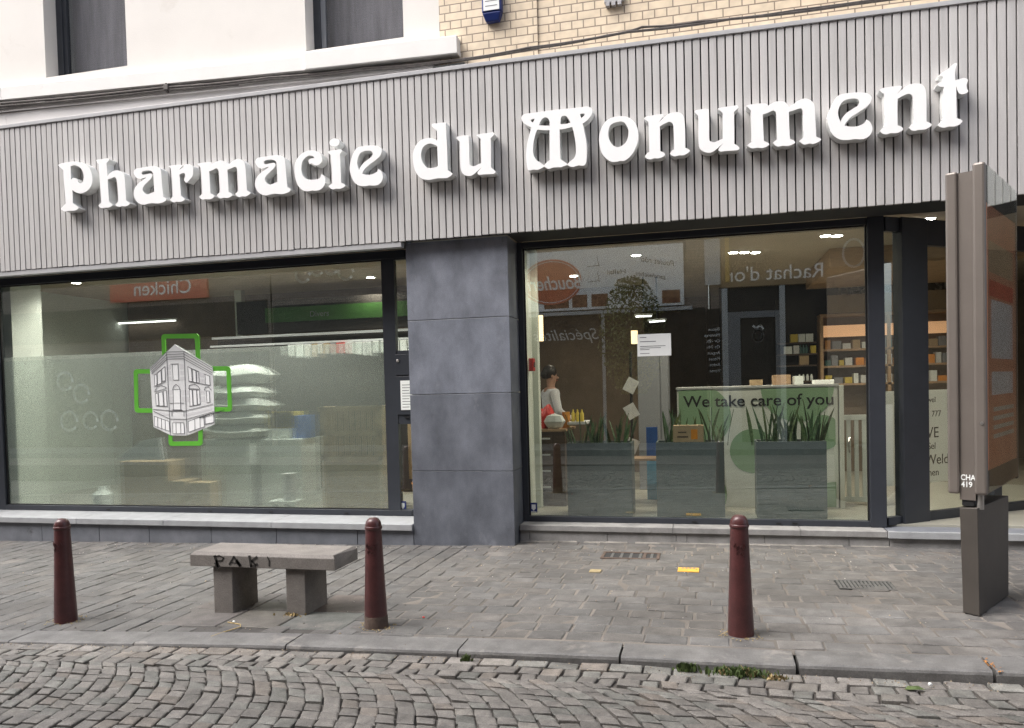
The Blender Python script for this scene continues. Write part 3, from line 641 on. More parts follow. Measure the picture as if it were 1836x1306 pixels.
# ------------------------------------------------------------------ raised letters
LET = json.loads(r'''{"P":[[[0.0,0.558,1],[0.034,0.569],[0.095,0.577],[0.176,0.579],[0.256,0.575],[0.348,0.553],[0.413,0.519],[0.456,0.461],[0.478,0.398],[0.48,0.343],[0.471,0.295],[0.439,0.248],[0.384,0.211],[0.31,0.196],[0.251,0.209],[0.192,0.244,1],[0.193,0.192],[0.193,0.092,1],[0.23,0.061],[0.268,0.031],[0.247,0.01],[0.2,0.0],[0.14,0.005],[0.079,0.001],[0.046,0.012],[0.02,0.037],[0.045,0.062],[0.087,0.095,1],[0.085,0.184],[0.077,0.346],[0.074,0.49,1],[0.045,0.515],[0.013,0.543]],[[0.183,0.524,1],[0.207,0.53],[0.254,0.529],[0.312,0.499],[0.346,0.454],[0.36,0.392],[0.351,0.344],[0.326,0.315],[0.303,0.314],[0.277,0.331],[0.273,0.356],[0.253,0.377],[0.213,0.386],[0.189,0.375],[0.177,0.365,1]]],"h":[[[0.0,0.57,1],[0.033,0.575],[0.164,0.575,1],[0.184,0.561],[0.172,0.543],[0.145,0.521,1],[0.151,0.417],[0.15,0.368,1],[0.188,0.403],[0.241,0.422],[0.286,0.424],[0.337,0.408],[0.371,0.38],[0.384,0.336],[0.39,0.232],[0.395,0.066,1],[0.423,0.045],[0.441,0.027],[0.421,0.01],[0.376,0.0],[0.337,0.006],[0.298,0.001],[0.26,0.015],[0.245,0.035,1],[0.275,0.057],[0.286,0.073,1],[0.285,0.187],[0.277,0.302],[0.266,0.336],[0.244,0.349],[0.204,0.341],[0.153,0.332,1],[0.155,0.198],[0.159,0.072,1],[0.184,0.051],[0.206,0.033],[0.182,0.013],[0.149,0.005],[0.104,0.008],[0.058,0.005],[0.025,0.017],[0.007,0.041,1],[0.034,0.058],[0.051,0.073,1],[0.042,0.29],[0.034,0.521,1],[0.015,0.542]]],"a":[[[0.077,0.427],[0.16,0.429],[0.236,0.432],[0.287,0.432],[0.336,0.417],[0.37,0.392],[0.383,0.343],[0.387,0.219],[0.399,0.068,1],[0.426,0.053],[0.435,0.036],[0.419,0.018],[0.368,0.004],[0.317,0.0],[0.248,0.01],[0.191,0.008],[0.128,0.002],[0.077,0.017],[0.034,0.05],[0.008,0.096],[0.0,0.14],[0.012,0.187],[0.043,0.228],[0.089,0.262],[0.141,0.287],[0.186,0.31,1],[0.142,0.308],[0.091,0.302],[0.053,0.316],[0.026,0.346],[0.013,0.382],[0.029,0.413],[0.052,0.424]],[[0.121,0.375],[0.145,0.387],[0.196,0.389],[0.24,0.382],[0.265,0.362],[0.275,0.337],[0.277,0.283],[0.278,0.213],[0.279,0.137,1],[0.241,0.127],[0.19,0.115],[0.153,0.129],[0.129,0.161],[0.127,0.188],[0.147,0.219],[0.19,0.253],[0.242,0.291],[0.261,0.322],[0.257,0.343],[0.232,0.351],[0.188,0.347],[0.137,0.344],[0.122,0.356]]],"r":[[[0.0,0.417,1],[0.025,0.422],[0.131,0.423],[0.162,0.42],[0.189,0.404,1],[0.166,0.388],[0.139,0.363,1],[0.185,0.383],[0.21,0.41],[0.254,0.418],[0.296,0.402],[0.319,0.368],[0.32,0.315],[0.309,0.274],[0.271,0.24],[0.232,0.209],[0.208,0.225],[0.198,0.247],[0.211,0.278],[0.212,0.309],[0.194,0.322],[0.169,0.319],[0.141,0.308,1],[0.145,0.182],[0.151,0.068,1],[0.176,0.047],[0.197,0.026],[0.168,0.005],[0.131,0.0],[0.087,0.005],[0.05,0.001],[0.019,0.017],[0.002,0.035,1],[0.027,0.057],[0.041,0.074,1],[0.039,0.245],[0.035,0.368,1],[0.024,0.393]]],"m":[[[0.0,0.417,1],[0.034,0.424],[0.137,0.424],[0.179,0.417],[0.197,0.398,1],[0.175,0.382],[0.147,0.361,1],[0.19,0.391],[0.24,0.418],[0.3,0.427],[0.348,0.413],[0.375,0.378,1],[0.382,0.367,1],[0.418,0.38],[0.455,0.408],[0.515,0.426],[0.562,0.413],[0.596,0.379],[0.609,0.331],[0.613,0.227],[0.619,0.065,1],[0.647,0.047],[0.662,0.033],[0.634,0.012],[0.592,0.0],[0.557,0.006],[0.515,0.001],[0.486,0.019],[0.469,0.039,1],[0.494,0.058],[0.508,0.072,1],[0.505,0.185],[0.504,0.299],[0.493,0.332],[0.473,0.338],[0.428,0.327],[0.382,0.318,1],[0.383,0.195],[0.387,0.067,1],[0.416,0.051],[0.433,0.029],[0.403,0.011],[0.366,0.003],[0.325,0.009],[0.282,0.005],[0.253,0.021],[0.235,0.046,1],[0.261,0.067],[0.276,0.076,1],[0.273,0.205],[0.268,0.311],[0.254,0.338],[0.237,0.345],[0.194,0.33],[0.148,0.319,1],[0.151,0.19],[0.155,0.071,1],[0.188,0.052],[0.202,0.033],[0.174,0.014],[0.138,0.007],[0.095,0.013],[0.053,0.011],[0.023,0.024],[0.004,0.047,1],[0.031,0.066],[0.046,0.075,1],[0.044,0.226],[0.042,0.368,1],[0.026,0.385]]],"c":[[[0.206,0.44],[0.262,0.43],[0.312,0.402],[0.335,0.359],[0.337,0.324],[0.319,0.293],[0.279,0.273],[0.24,0.28],[0.207,0.301],[0.19,0.292],[0.176,0.311],[0.174,0.334],[0.197,0.35],[0.243,0.353,1],[0.232,0.372],[0.199,0.385],[0.159,0.381],[0.112,0.345],[0.091,0.301],[0.085,0.241],[0.1,0.178],[0.139,0.139],[0.195,0.124],[0.251,0.121],[0.302,0.132],[0.323,0.173,1],[0.356,0.145],[0.368,0.103],[0.358,0.059],[0.332,0.026],[0.292,0.004],[0.246,0.0],[0.207,0.006],[0.162,0.002],[0.106,0.012],[0.056,0.05],[0.024,0.103],[0.004,0.182],[0.0,0.264],[0.015,0.329],[0.051,0.381],[0.104,0.42],[0.155,0.437]]],"i":[[[0.002,0.407,1],[0.026,0.417],[0.154,0.423,1],[0.175,0.405],[0.163,0.389],[0.145,0.373,1],[0.147,0.227],[0.149,0.064,1],[0.179,0.048],[0.198,0.029],[0.167,0.009],[0.128,0.0],[0.089,0.006],[0.05,0.002],[0.017,0.017],[0.0,0.039,1],[0.024,0.059],[0.044,0.065,1],[0.042,0.237],[0.038,0.373,1],[0.019,0.385]],[[0.024,0.503],[0.042,0.533],[0.087,0.545],[0.131,0.529],[0.145,0.498],[0.129,0.469],[0.084,0.46],[0.04,0.473]]],"e":[[[0.086,0.414],[0.141,0.429],[0.223,0.43],[0.293,0.424],[0.341,0.409],[0.372,0.381],[0.374,0.346],[0.354,0.308],[0.309,0.273],[0.243,0.235],[0.188,0.2],[0.159,0.168],[0.142,0.139,1],[0.185,0.125],[0.239,0.12],[0.288,0.131],[0.316,0.148],[0.33,0.174,1],[0.359,0.149],[0.377,0.108],[0.378,0.068],[0.355,0.026],[0.317,0.004],[0.279,0.0],[0.225,0.007],[0.17,0.004],[0.105,0.015],[0.052,0.052],[0.02,0.105],[0.001,0.177],[0.0,0.227],[0.016,0.296],[0.046,0.363]],[[0.177,0.375],[0.226,0.376],[0.258,0.365],[0.271,0.339],[0.256,0.308],[0.212,0.282],[0.162,0.252],[0.128,0.215],[0.108,0.175,1],[0.093,0.224],[0.089,0.269],[0.102,0.318],[0.133,0.36]]],"d":[[[0.22,0.567,1],[0.232,0.576],[0.357,0.575],[0.376,0.569,1],[0.376,0.471],[0.38,0.313],[0.381,0.082,1],[0.414,0.058],[0.433,0.038],[0.407,0.016],[0.368,0.001],[0.317,0.003],[0.272,0.007],[0.215,0.002],[0.158,0.0],[0.096,0.018],[0.046,0.062],[0.013,0.13],[0.0,0.216],[0.002,0.286],[0.026,0.353],[0.068,0.402],[0.12,0.429],[0.194,0.432],[0.245,0.416],[0.275,0.397,1],[0.274,0.456],[0.273,0.509,1],[0.248,0.524],[0.223,0.546]],[[0.192,0.374],[0.237,0.361],[0.273,0.339,1],[0.274,0.243],[0.274,0.132,1],[0.241,0.122],[0.179,0.122],[0.145,0.136],[0.112,0.179],[0.094,0.234],[0.093,0.282],[0.108,0.329],[0.141,0.363]]],"u":[[[0.0,0.403,1],[0.013,0.417],[0.044,0.421],[0.095,0.422],[0.134,0.416,1],[0.137,0.308],[0.135,0.135],[0.152,0.107],[0.182,0.097],[0.218,0.108],[0.261,0.123,1],[0.262,0.247],[0.263,0.367,1],[0.241,0.388],[0.222,0.402],[0.231,0.416],[0.322,0.421],[0.397,0.423,1],[0.409,0.4],[0.391,0.383],[0.368,0.364,1],[0.367,0.213],[0.365,0.063,1],[0.392,0.044],[0.411,0.02],[0.401,0.004],[0.371,0.0],[0.285,0.003],[0.235,0.003],[0.218,0.024],[0.231,0.044],[0.265,0.077,1],[0.231,0.054],[0.185,0.019],[0.149,0.003],[0.108,0.005],[0.068,0.025],[0.041,0.066],[0.033,0.149],[0.034,0.27],[0.035,0.366,1],[0.015,0.383]]],"M":[[[0.004,0.556],[0.034,0.576],[0.124,0.579],[0.361,0.583],[0.595,0.58],[0.67,0.581],[0.71,0.564],[0.724,0.529],[0.708,0.485],[0.667,0.444],[0.623,0.418,1],[0.641,0.328],[0.656,0.235],[0.659,0.133],[0.652,0.042],[0.637,0.009],[0.61,0.003],[0.57,0.009],[0.523,0.0],[0.488,0.006],[0.461,0.024,1],[0.436,0.02],[0.394,0.009],[0.347,0.012],[0.3,0.009],[0.264,0.004],[0.222,0.03,1],[0.193,0.016],[0.157,0.005],[0.11,0.01],[0.068,0.005],[0.05,0.024],[0.04,0.1],[0.039,0.181],[0.054,0.284],[0.077,0.363],[0.1,0.436,1],[0.049,0.464],[0.014,0.497],[0.0,0.527]],[[0.093,0.509,1],[0.117,0.518],[0.138,0.518,1],[0.119,0.483,1],[0.104,0.493]],[[0.599,0.514,1],[0.622,0.518],[0.645,0.512,1],[0.639,0.493],[0.61,0.473,1]],[[0.18,0.449,1],[0.199,0.489],[0.224,0.515],[0.253,0.519],[0.277,0.503],[0.288,0.473],[0.288,0.433,1],[0.24,0.438]],[[0.399,0.436,1],[0.403,0.484],[0.418,0.511],[0.442,0.515],[0.465,0.503],[0.487,0.469],[0.501,0.44,1],[0.457,0.433]],[[0.162,0.406,1],[0.227,0.394],[0.286,0.388,1],[0.284,0.284],[0.281,0.092,1],[0.248,0.069],[0.223,0.042,1],[0.183,0.075],[0.142,0.108],[0.114,0.163],[0.112,0.232],[0.123,0.3],[0.143,0.368]],[[0.389,0.384,1],[0.456,0.387],[0.518,0.396,1],[0.536,0.316],[0.548,0.212],[0.546,0.126],[0.528,0.085],[0.495,0.063],[0.46,0.033,1],[0.425,0.064],[0.39,0.09,1],[0.389,0.216]]],"o":[[[0.216,0.44],[0.278,0.428],[0.334,0.388],[0.372,0.325],[0.384,0.251],[0.377,0.174],[0.344,0.093],[0.298,0.035],[0.247,0.004],[0.201,0.005],[0.167,0.0],[0.116,0.005],[0.065,0.041],[0.021,0.102],[0.0,0.189],[0.002,0.279],[0.033,0.361],[0.079,0.413],[0.148,0.439]],[[0.193,0.388],[0.238,0.382],[0.271,0.347],[0.289,0.289],[0.283,0.228],[0.256,0.175],[0.204,0.143],[0.165,0.145],[0.126,0.176],[0.098,0.23],[0.091,0.282],[0.101,0.337],[0.13,0.373]]],"n":[[[0.0,0.405,1],[0.026,0.419],[0.076,0.423],[0.159,0.426],[0.191,0.415,1],[0.178,0.394],[0.146,0.353,1],[0.186,0.385],[0.236,0.421],[0.296,0.431],[0.345,0.42],[0.372,0.392],[0.385,0.347],[0.389,0.258],[0.388,0.081,1],[0.42,0.061],[0.431,0.044],[0.403,0.022],[0.37,0.011],[0.327,0.012],[0.283,0.008],[0.256,0.022],[0.241,0.04,1],[0.262,0.066],[0.281,0.075,1],[0.281,0.186],[0.278,0.303],[0.262,0.335],[0.234,0.343],[0.196,0.331],[0.151,0.31,1],[0.149,0.199],[0.149,0.071,1],[0.179,0.057],[0.195,0.033],[0.173,0.013],[0.134,0.003],[0.09,0.007],[0.051,0.0],[0.017,0.014],[0.0,0.036,1],[0.024,0.064],[0.044,0.073,1],[0.044,0.21],[0.041,0.364,1],[0.017,0.383]]],"t":[[[0.018,0.472,1],[0.036,0.486],[0.094,0.521],[0.128,0.551],[0.152,0.562],[0.162,0.55],[0.152,0.514],[0.146,0.467],[0.148,0.409,1],[0.18,0.416],[0.218,0.421],[0.247,0.405],[0.246,0.382],[0.237,0.357],[0.241,0.325],[0.253,0.3,1],[0.231,0.284],[0.198,0.28],[0.174,0.296],[0.162,0.329],[0.155,0.356,1],[0.155,0.256],[0.157,0.073,1],[0.186,0.06],[0.202,0.04],[0.176,0.016],[0.138,0.003],[0.094,0.006],[0.051,0.0],[0.017,0.012],[0.0,0.027,1],[0.022,0.053],[0.051,0.074,1],[0.048,0.215],[0.054,0.362,1],[0.025,0.366],[0.001,0.385],[0.013,0.404],[0.047,0.413,1],[0.047,0.437],[0.043,0.456],[0.021,0.459]]]}''')
PLACE = json.loads(r'''[["P", -7.449, 3.67], ["h", -6.908, 3.664], ["a", -6.409, 3.661], ["r", -5.927, 3.655], ["m", -5.547, 3.645], ["a", -4.826, 3.634], ["c", -4.336, 3.635], ["i", -3.932, 3.631], ["e", -3.677, 3.63], ["d", -2.952, 3.637], ["u", -2.467, 3.635], ["M", -1.769, 3.629], ["o", -0.984, 3.639], ["n", -0.541, 3.63], ["u", -0.062, 3.639], ["m", 0.417, 3.631], ["e", 1.139, 3.632], ["n", 1.581, 3.654], ["t", 2.058, 3.664]]''')
SAY = ['capital P that starts Pharmacie', 'letter h right after the capital P', 'letter a between h and r in Pharmacie', 'letter r in Pharmacie', 'letter m in the middle of Pharmacie', 'letter a between m and c in Pharmacie', 'letter c in Pharmacie', 'dotted letter i in Pharmacie', 'letter e that ends Pharmacie', 'letter d of the short word du', 'letter u of the short word du', 'ornate capital M that starts Monument', 'letter o after the capital M', 'letter n right after the o in Monument', 'letter u in Monument', 'letter m in Monument', 'letter e in Monument', 'letter n between e and t in Monument', 'letter t that ends Monument']
def letter(ch_, x, z, say):
    cs = [[(a, b) for a, b in spline(c)] for c in LET[ch_]]
    cu = bpy.data.curves.new('sign_letter', 'CURVE'); cu.dimensions = '2D'; cu.fill_mode = 'BOTH'; cu.extrude = .0595; cu.bevel_depth = 0
    for c in cs:
        s_ = cu.splines.new('POLY'); s_.points.add(len(c) - 1); s_.use_cyclic_u = True
        for pnt, q in zip(s_.points, c): pnt.co = (q[0], q[1], 0, 1)
    t_ = bpy.data.objects.new('tmp', cu); COL.objects.link(t_); bpy.context.view_layer.update()
    me = bpy.data.meshes.new_from_object(t_.evaluated_get(bpy.context.evaluated_depsgraph_get())); bpy.data.objects.remove(t_); bpy.data.curves.remove(cu)
    me.name = 'sign_letter'; me.materials.clear(); me.materials.append(M['letter']); me.materials.append(M['letterside'])
    for p_ in me.polygons: p_.material_index = 0 if p_.normal.z > .5 else 1
    o = bpy.data.objects.new('sign_letter', me); COL.objects.link(o)
    o.rotation_euler = (math.pi / 2, 0, 0); o.location = (x, -.184, z)
    tag(o, 'white raised ' + say + ' on the slatted fascia', 'sign letter', 'raised letters of the shop sign')
for (c_, x, z), say in zip(PLACE, SAY): letter(c_, x, z, say)

# ------------------------------------------------------------------ stickers and sheets on the glass
ST = json.loads(r'''{"outline":[[-6.463,2.088],[-5.931,1.783],[-5.934,1.078],[-6.337,0.941],[-6.569,0.944],[-6.82,1.054],[-6.841,1.805]],"white":[[[-6.775,1.714],[-6.741,1.719],[-6.744,1.583],[-6.775,1.577]],[[-6.729,1.731],[-6.676,1.771],[-6.674,1.607],[-6.733,1.592]],[[-6.662,1.782],[-6.615,1.814],[-6.617,1.641],[-6.662,1.628]],[[-6.506,1.836],[-6.427,1.836],[-6.424,1.639],[-6.503,1.641]],[[-6.285,1.803],[-6.235,1.775],[-6.229,1.614],[-6.277,1.627]],[[-6.219,1.768],[-6.173,1.746],[-6.17,1.601],[-6.215,1.614]],[[-6.156,1.741],[-6.133,1.737],[-6.133,1.596],[-6.159,1.6]],[[-6.041,1.699],[-5.98,1.674],[-5.976,1.563],[-6.037,1.574]],[[-6.772,1.476],[-6.735,1.487],[-6.728,1.33],[-6.766,1.324]],[[-6.726,1.487],[-6.665,1.5],[-6.656,1.322],[-6.72,1.32]],[[-6.651,1.507],[-6.609,1.514],[-6.607,1.312],[-6.646,1.317]],[[-6.509,1.52],[-6.409,1.521],[-6.411,1.265],[-6.513,1.267]],[[-6.274,1.518],[-6.236,1.511],[-6.233,1.313],[-6.273,1.309]],[[-6.225,1.511],[-6.174,1.509],[-6.171,1.324],[-6.223,1.318]],[[-6.166,1.507],[-6.13,1.506],[-6.128,1.332],[-6.163,1.328]],[[-6.033,1.494],[-5.993,1.491],[-5.988,1.353],[-6.028,1.347]],[[-6.799,1.191],[-6.588,1.122],[-6.583,0.997],[-6.805,1.066]],[[-6.534,1.104],[-6.373,1.101],[-6.368,0.965],[-6.538,0.967]],[[-6.309,1.118],[-6.083,1.185],[-6.078,1.05],[-6.308,0.982]],[[-6.063,1.193],[-5.942,1.218],[-5.943,1.098],[-6.064,1.083]]],"lines":[[[-6.837,1.793],[-6.59,1.998],[-6.331,1.995],[-5.934,1.774]],[[-6.828,1.775],[-6.585,1.963],[-6.339,1.966],[-5.939,1.748]],[[-6.822,1.749],[-6.579,1.933],[-6.347,1.935],[-5.943,1.719]],[[-6.816,1.727],[-6.578,1.907],[-6.351,1.908],[-5.947,1.696]],[[-6.583,1.998],[-6.576,0.944]],[[-6.331,1.995],[-6.334,0.941]],[[-6.816,1.281],[-6.568,1.258],[-6.35,1.252],[-5.944,1.329]],[[-6.81,1.257],[-6.573,1.152],[-6.335,1.146],[-5.941,1.235]],[[-6.564,1.353],[-6.36,1.349]],[[-6.569,1.251],[-6.35,1.252]],[[-6.539,1.246],[-6.542,1.187]],[[-6.364,1.248],[-6.367,1.184]],[[-6.789,1.569],[-6.614,1.627]],[[-6.28,1.618],[-5.974,1.56]],[[-6.785,1.5],[-6.611,1.538],[-6.613,1.556],[-6.651,1.568],[-6.678,1.581],[-6.734,1.568],[-6.777,1.518]],[[-6.284,1.53],[-6.269,1.57],[-6.2,1.586],[-6.148,1.556],[-6.123,1.52],[-6.284,1.53]],[[-6.063,1.501],[-6.041,1.541],[-6.001,1.549],[-5.963,1.504]],[[-6.516,1.518],[-6.5,1.565],[-6.465,1.587],[-6.425,1.56],[-6.409,1.517]],[[-6.751,1.178],[-6.755,1.047]],[[-6.697,1.159],[-6.7,1.028]],[[-6.643,1.141],[-6.646,1.01]],[[-6.486,1.103],[-6.49,0.967]],[[-6.418,1.102],[-6.421,0.966]],[[-6.213,1.146],[-6.215,1.005]],[[-6.138,1.168],[-6.14,1.033]],[[-6.529,1.843],[-6.419,1.843]],[[-6.538,1.27],[-6.391,1.265]],[[-6.285,1.803],[-6.127,1.736]],[[-6.775,1.714],[-6.615,1.814]],[[-6.054,1.705],[-5.974,1.674]],[[-6.766,1.324],[-6.607,1.309]],[[-6.283,1.306],[-6.124,1.332]],[[-6.072,1.076],[-5.947,1.101]]],"grey":[[[-6.597,1.839],[-6.542,1.84],[-6.538,1.778],[-6.597,1.774]],[[-6.601,1.754],[-6.539,1.757],[-6.537,1.707],[-6.596,1.707]],[[-6.593,1.685],[-6.536,1.686],[-6.535,1.639],[-6.593,1.638]],[[-6.399,1.839],[-6.338,1.831],[-6.338,1.772],[-6.398,1.772]],[[-6.403,1.751],[-6.335,1.751],[-6.331,1.701],[-6.398,1.701]],[[-6.402,1.68],[-6.332,1.678],[-6.331,1.631],[-6.401,1.635]],[[-6.584,1.519],[-6.516,1.518],[-6.516,1.459],[-6.584,1.454]],[[-6.581,1.434],[-6.519,1.435],[-6.517,1.37],[-6.58,1.371]],[[-6.393,1.515],[-6.292,1.506],[-6.29,1.447],[-6.393,1.453]],[[-6.394,1.43],[-6.291,1.427],[-6.291,1.365],[-6.391,1.367]],[[-6.12,1.73],[-6.061,1.717],[-6.06,1.658],[-6.119,1.669]],[[-6.12,1.643],[-6.057,1.635],[-6.056,1.577],[-6.12,1.59]],[[-6.117,1.502],[-6.063,1.495],[-6.061,1.448],[-6.115,1.452]],[[-6.116,1.426],[-6.06,1.425],[-6.06,1.36],[-6.116,1.362]],[[-6.801,1.256],[-6.587,1.217],[-6.588,1.185],[-6.802,1.227]],[[-6.336,1.213],[-5.962,1.282],[-5.96,1.257],[-6.335,1.177]],[[-6.533,1.133],[-6.38,1.134],[-6.378,1.107],[-6.531,1.106]]]}''')
t = thing('pharmacy_emblem', 'green cross outline with a white drawing of a corner house on the left window', 'emblem', (0, 0, 0))
cr = [(-6.66, 2.225), (-6.12, 2.21), (-6.11, 1.80), (-5.69, 1.79), (-5.69, 1.23), (-6.11, 1.235), (-6.125, .81), (-6.615, .81), (-6.60, 1.23), (-7.10, 1.24), (-7.09, 1.795), (-6.66, 1.785)]
def ring(poly, wd, y0, y1, rad=.05):
    def rnd_(P, r_):
        out = []; n = len(P)
        for i in range(n):
            a, b, c = Vector(P[i - 1]), Vector(P[i]), Vector(P[(i + 1) % n])
            cr_ = (b - a).x * (c - b).y - (b - a).y * (c - b).x
            rr = r_ if cr_ < 0 else .012
            p, q = b + (a - b).normalized() * rr, b + (c - b).normalized() * rr
            for k in range(5): s_ = k / 4; out.append(tuple(p * (1 - s_) ** 2 + b * 2 * s_ * (1 - s_) + q * s_ ** 2))
        return out
    n = len(poly); inn = []
    for i in range(n):
        a, b, c = Vector(poly[i - 1]), Vector(poly[i]), Vector(poly[(i + 1) % n])
        d1, d2 = (b - a).normalized(), (c - b).normalized(); n1, n2 = Vector((d1.y, -d1.x)), Vector((d2.y, -d2.x)); inn.append(tuple(b + (n1 + n2) * wd))
    A, B = rnd_(poly, rad), rnd_(inn, .02); k = len(A)
    vs = [(x, y0, z) for x, z in A] + [(x, y0, z) for x, z in B] + [(x, y1, z) for x, z in A] + [(x, y1, z) for x, z in B]
    fs = []
    for i in range(k):
        j = (i + 1) % k
        fs += [(i, j, k + j, k + i)[::-1], (i, 2 * k + i, 2 * k + j, j)[::-1], (k + i, k + j, 3 * k + j, 3 * k + i)[::-1], (2 * k + i, 3 * k + i, 3 * k + j, 2 * k + j)[::-1]]
    return MB().add(vs, fs)
ring(cr, .056, .455, .463).build('cross_outline', M['green'], t)
hd = MB().prism(ST['outline'], .448, .454).build('house_drawing', M['stickw'], t)
mb = MB()
for q in ST['grey']: mb.prism(q, .4465, .4478)
mb.build('stone_courses', mat('sticker_grey', (.70, .70, .71), .6, .05, 5), hd)
mb = MB()
for q in ST['white']: mb.prism(q, .4445, .4462)
mb.build('drawn_windows', mat('sticker_bright', (.94, .95, .95), .6, .02, 5), hd)
mb = MB()
def stroke(mb, pts, wd, y0, y1):
    for a, b in zip(pts, pts[1:]):
        a, b = Vector(a), Vector(b); d = (b - a).normalized() * .5 * wd; nn = Vector((-d.y, d.x))
        mb.prism([tuple(a - d + nn), tuple(a - d - nn), tuple(b + d - nn), tuple(b + d + nn)], y0, y1)
for q in ST['lines']: stroke(mb, q, .005, .4415, .4442)
for q in ST['white']: stroke(mb, q + q[:1], .005, .4425, .4444)
mb.build('drawn_lines', M['greyline'], hd)
text('drawn_lettering', 'PHARMACIE DU MONUMENT', M['print'], .036, (-6.135, .4405, 1.148), (math.pi / 2, math.radians(-14), 0), hd, sx=.78)

t = thing('door_notice', 'white printed notice sheet taped inside the right shop window', 'notice', (-.532, .455, 1.855))
MB().box(-.178, .178, -.003, .003, -.118, .118).build('sheet', M['paper'], t)
for k, (z, w, h) in enumerate(((.08, .07, .007), (.035, .17, .007), (-.015, .27, .006), (-.033, .22, .006), (-.05, .10, .006), (-.092, .1, .006))): MB().box(-.15, -.15 + w, -.0045, -.0032, z, z + h).build('print_line', M['greyline'], t)
t = thing('letterbox_notice', 'white narrow list pasted on the letterbox beside the pillar', 'notice', (-3.38, .41, 1.21))
MB().box(-.055, .18, -.002, .004, 0, .34).build('sheet', M['paper'], t)
for k in range(9): MB().box(-.035, .05 + .02 * (k % 3), -.0035, -.0021, .03 + k * .032, .037 + k * .032).build('print_line', M['greyline'], t)
for x, say in ((-1.90, 'small dark security sticker with a white shield at the foot of the right window'), (-3.47, 'small dark security sticker with a white shield low on the service door glass')):
    t = thing('security_sticker', say, 'sticker', (x, .455, .085))
    MB().box(-.04, .04, 0, .004, -.055, .055).build('backing', M['blue'], t)
    MB().prism([(-.022, .035), (.022, .035), (.024, -.01), (0, -.035), (-.024, -.01)], -.002, -.0003).build('shield', M['paper'], t)
    MB().box(-.03, .03, -.002, -.0003, -.052, -.042).build('caption_bar', M['paper'], t)
# ------------------------------------------------------------------ bollards, bench, advertising panel
def bollard(x, y, h, say, lean=0, rust=False):
    z = gz(x, y) - .02
    t = thing('bollard', say, 'bollard', (x, y, z), 0, 'oxblood bollards along the kerb'); t.rotation_euler = (lean, lean * .6, 0)
    h += .02
    prof = [(.083, -.05), (.082, .02), (.080, .10), (.0685, .38), (.060, .60), (.0565, h - .085), (.0562, h - .078)]
    MB().lathe(prof, 28).build('post', M['bollard'], t, smooth=True)
    MB().lathe([(.0572, h - .082), (.0605, h - .078), (.0612, h - .07), (.0605, h - .062), (.0572, h - .058)], 28).build('collar', M['bollard'], t, smooth=True)
    MB().lathe([(.0565, h - .062), (.056, h - .048), (.051, h - .028), (.041, h - .012), (.026, h - .002), (.010, h + .001), (.001, h + .0015)], 28).build('dome', M['bollard'], t, smooth=True)
    em = MB()
    for s in (-1, 1):
        pts = []
        for k in range(9):
            a = math.radians(-90 + s * (4 + k * 4.2)); r_ = .0632; zz = h - .20 + .014 * math.sin(k * 1.3) + (.012 if k > 5 else 0)
            pts.append((r_ * math.cos(a), r_ * math.sin(a), zz))
        em.tube(pts, .0026, 5); em.tube([(p_[0], p_[1], p_[2] - .035 - .004 * s) for p_ in pts[:6]], .0024, 5)
    em.build('cast_emblem', M['bollard'], t, smooth=True)
    if rust: MB().lathe([(.0838, -.04), (.0832, .025), (.0815, .095), (.0795, .105)], 28).build('rust_band', M['rust'], t, smooth=True)
bollard(-4.83, -3.08, .795, 'dark red bollard standing alone left of the stone bench')
bollard(-2.285, -2.985, .772, 'dark red bollard with a rusty foot at the right end of the bench', .006, True)
bollard(.19, -2.865, .772, 'dark red bollard in front of the right shop window')
mb = MB()
for (bx, by) in ((-2.285, -2.985), (.19, -2.865), (-4.83, -3.08)):
    for k in range(46):
        a = R.uniform(0, 6.28); r_ = R.uniform(.085, .15); x, y = bx + r_ * math.cos(a), by + r_ * math.sin(a); z = gz(x, y)
        s_ = R.uniform(.004, .012); b = R.uniform(0, 6.28)
        mb.tube([(x, y, z + .002), (x + s_ * math.cos(b), y + s_ * math.sin(b), z + .005), (x + 2 * s_ * math.cos(b), y + 2 * s_ * math.sin(b), z + .003)], .0022, 4)
tag(mb.build('moss_litter', M['straw']), None, kind='stuff')

bz = gz(-3.3, -2.7)
t = thing('bench', 'low concrete bench with black spray paint on its front edge', 'bench', (0, 0, 0))
sb = MB()
ch_ = .022
X0, X1, Y0, Y1, Z0, Z1 = -3.925, -2.69, -2.79, -2.40, .112, .222
pr = [(Y0, Z0), (Y0, Z1 - ch_), (Y0 + ch_ * 1.2, Z1), (Y1 - ch_, Z1), (Y1, Z1 - ch_), (Y1, Z0)]
n = len(pr); vs = [(X0 + (ch_ if i in (2, 3) else 0), y, z) for i, (y, z) in enumerate(pr)] + [(X1 - (ch_ * 1.2 if i in (2, 3) else 0), y, z) for i, (y, z) in enumerate(pr)]
sb.add(vs, [tuple(range(n)), tuple(range(2 * n - 1, n - 1, -1))] + [(i, n + i, n + (i + 1) % n, (i + 1) % n) for i in range(n)])
slab = sb.build('seat_slab', M['concrete'], t, bevel=.004)
for xa, xb in ((-3.745, -3.575), (-3.118, -2.955)):
    MB().hexa([(xa, -2.765, bz - .06), (xb, -2.765, bz - .06), (xb, -2.42, bz - .06), (xa, -2.42, bz - .06)], [(xa + .004, -2.765, Z0 - .001), (xb + .002, -2.765, Z0 - .001), (xb, -2.42, Z0 - .001), (xa, -2.42, Z0 - .001)]).build('leg', M['concrete'], t, bevel=.006)
gr = MB()
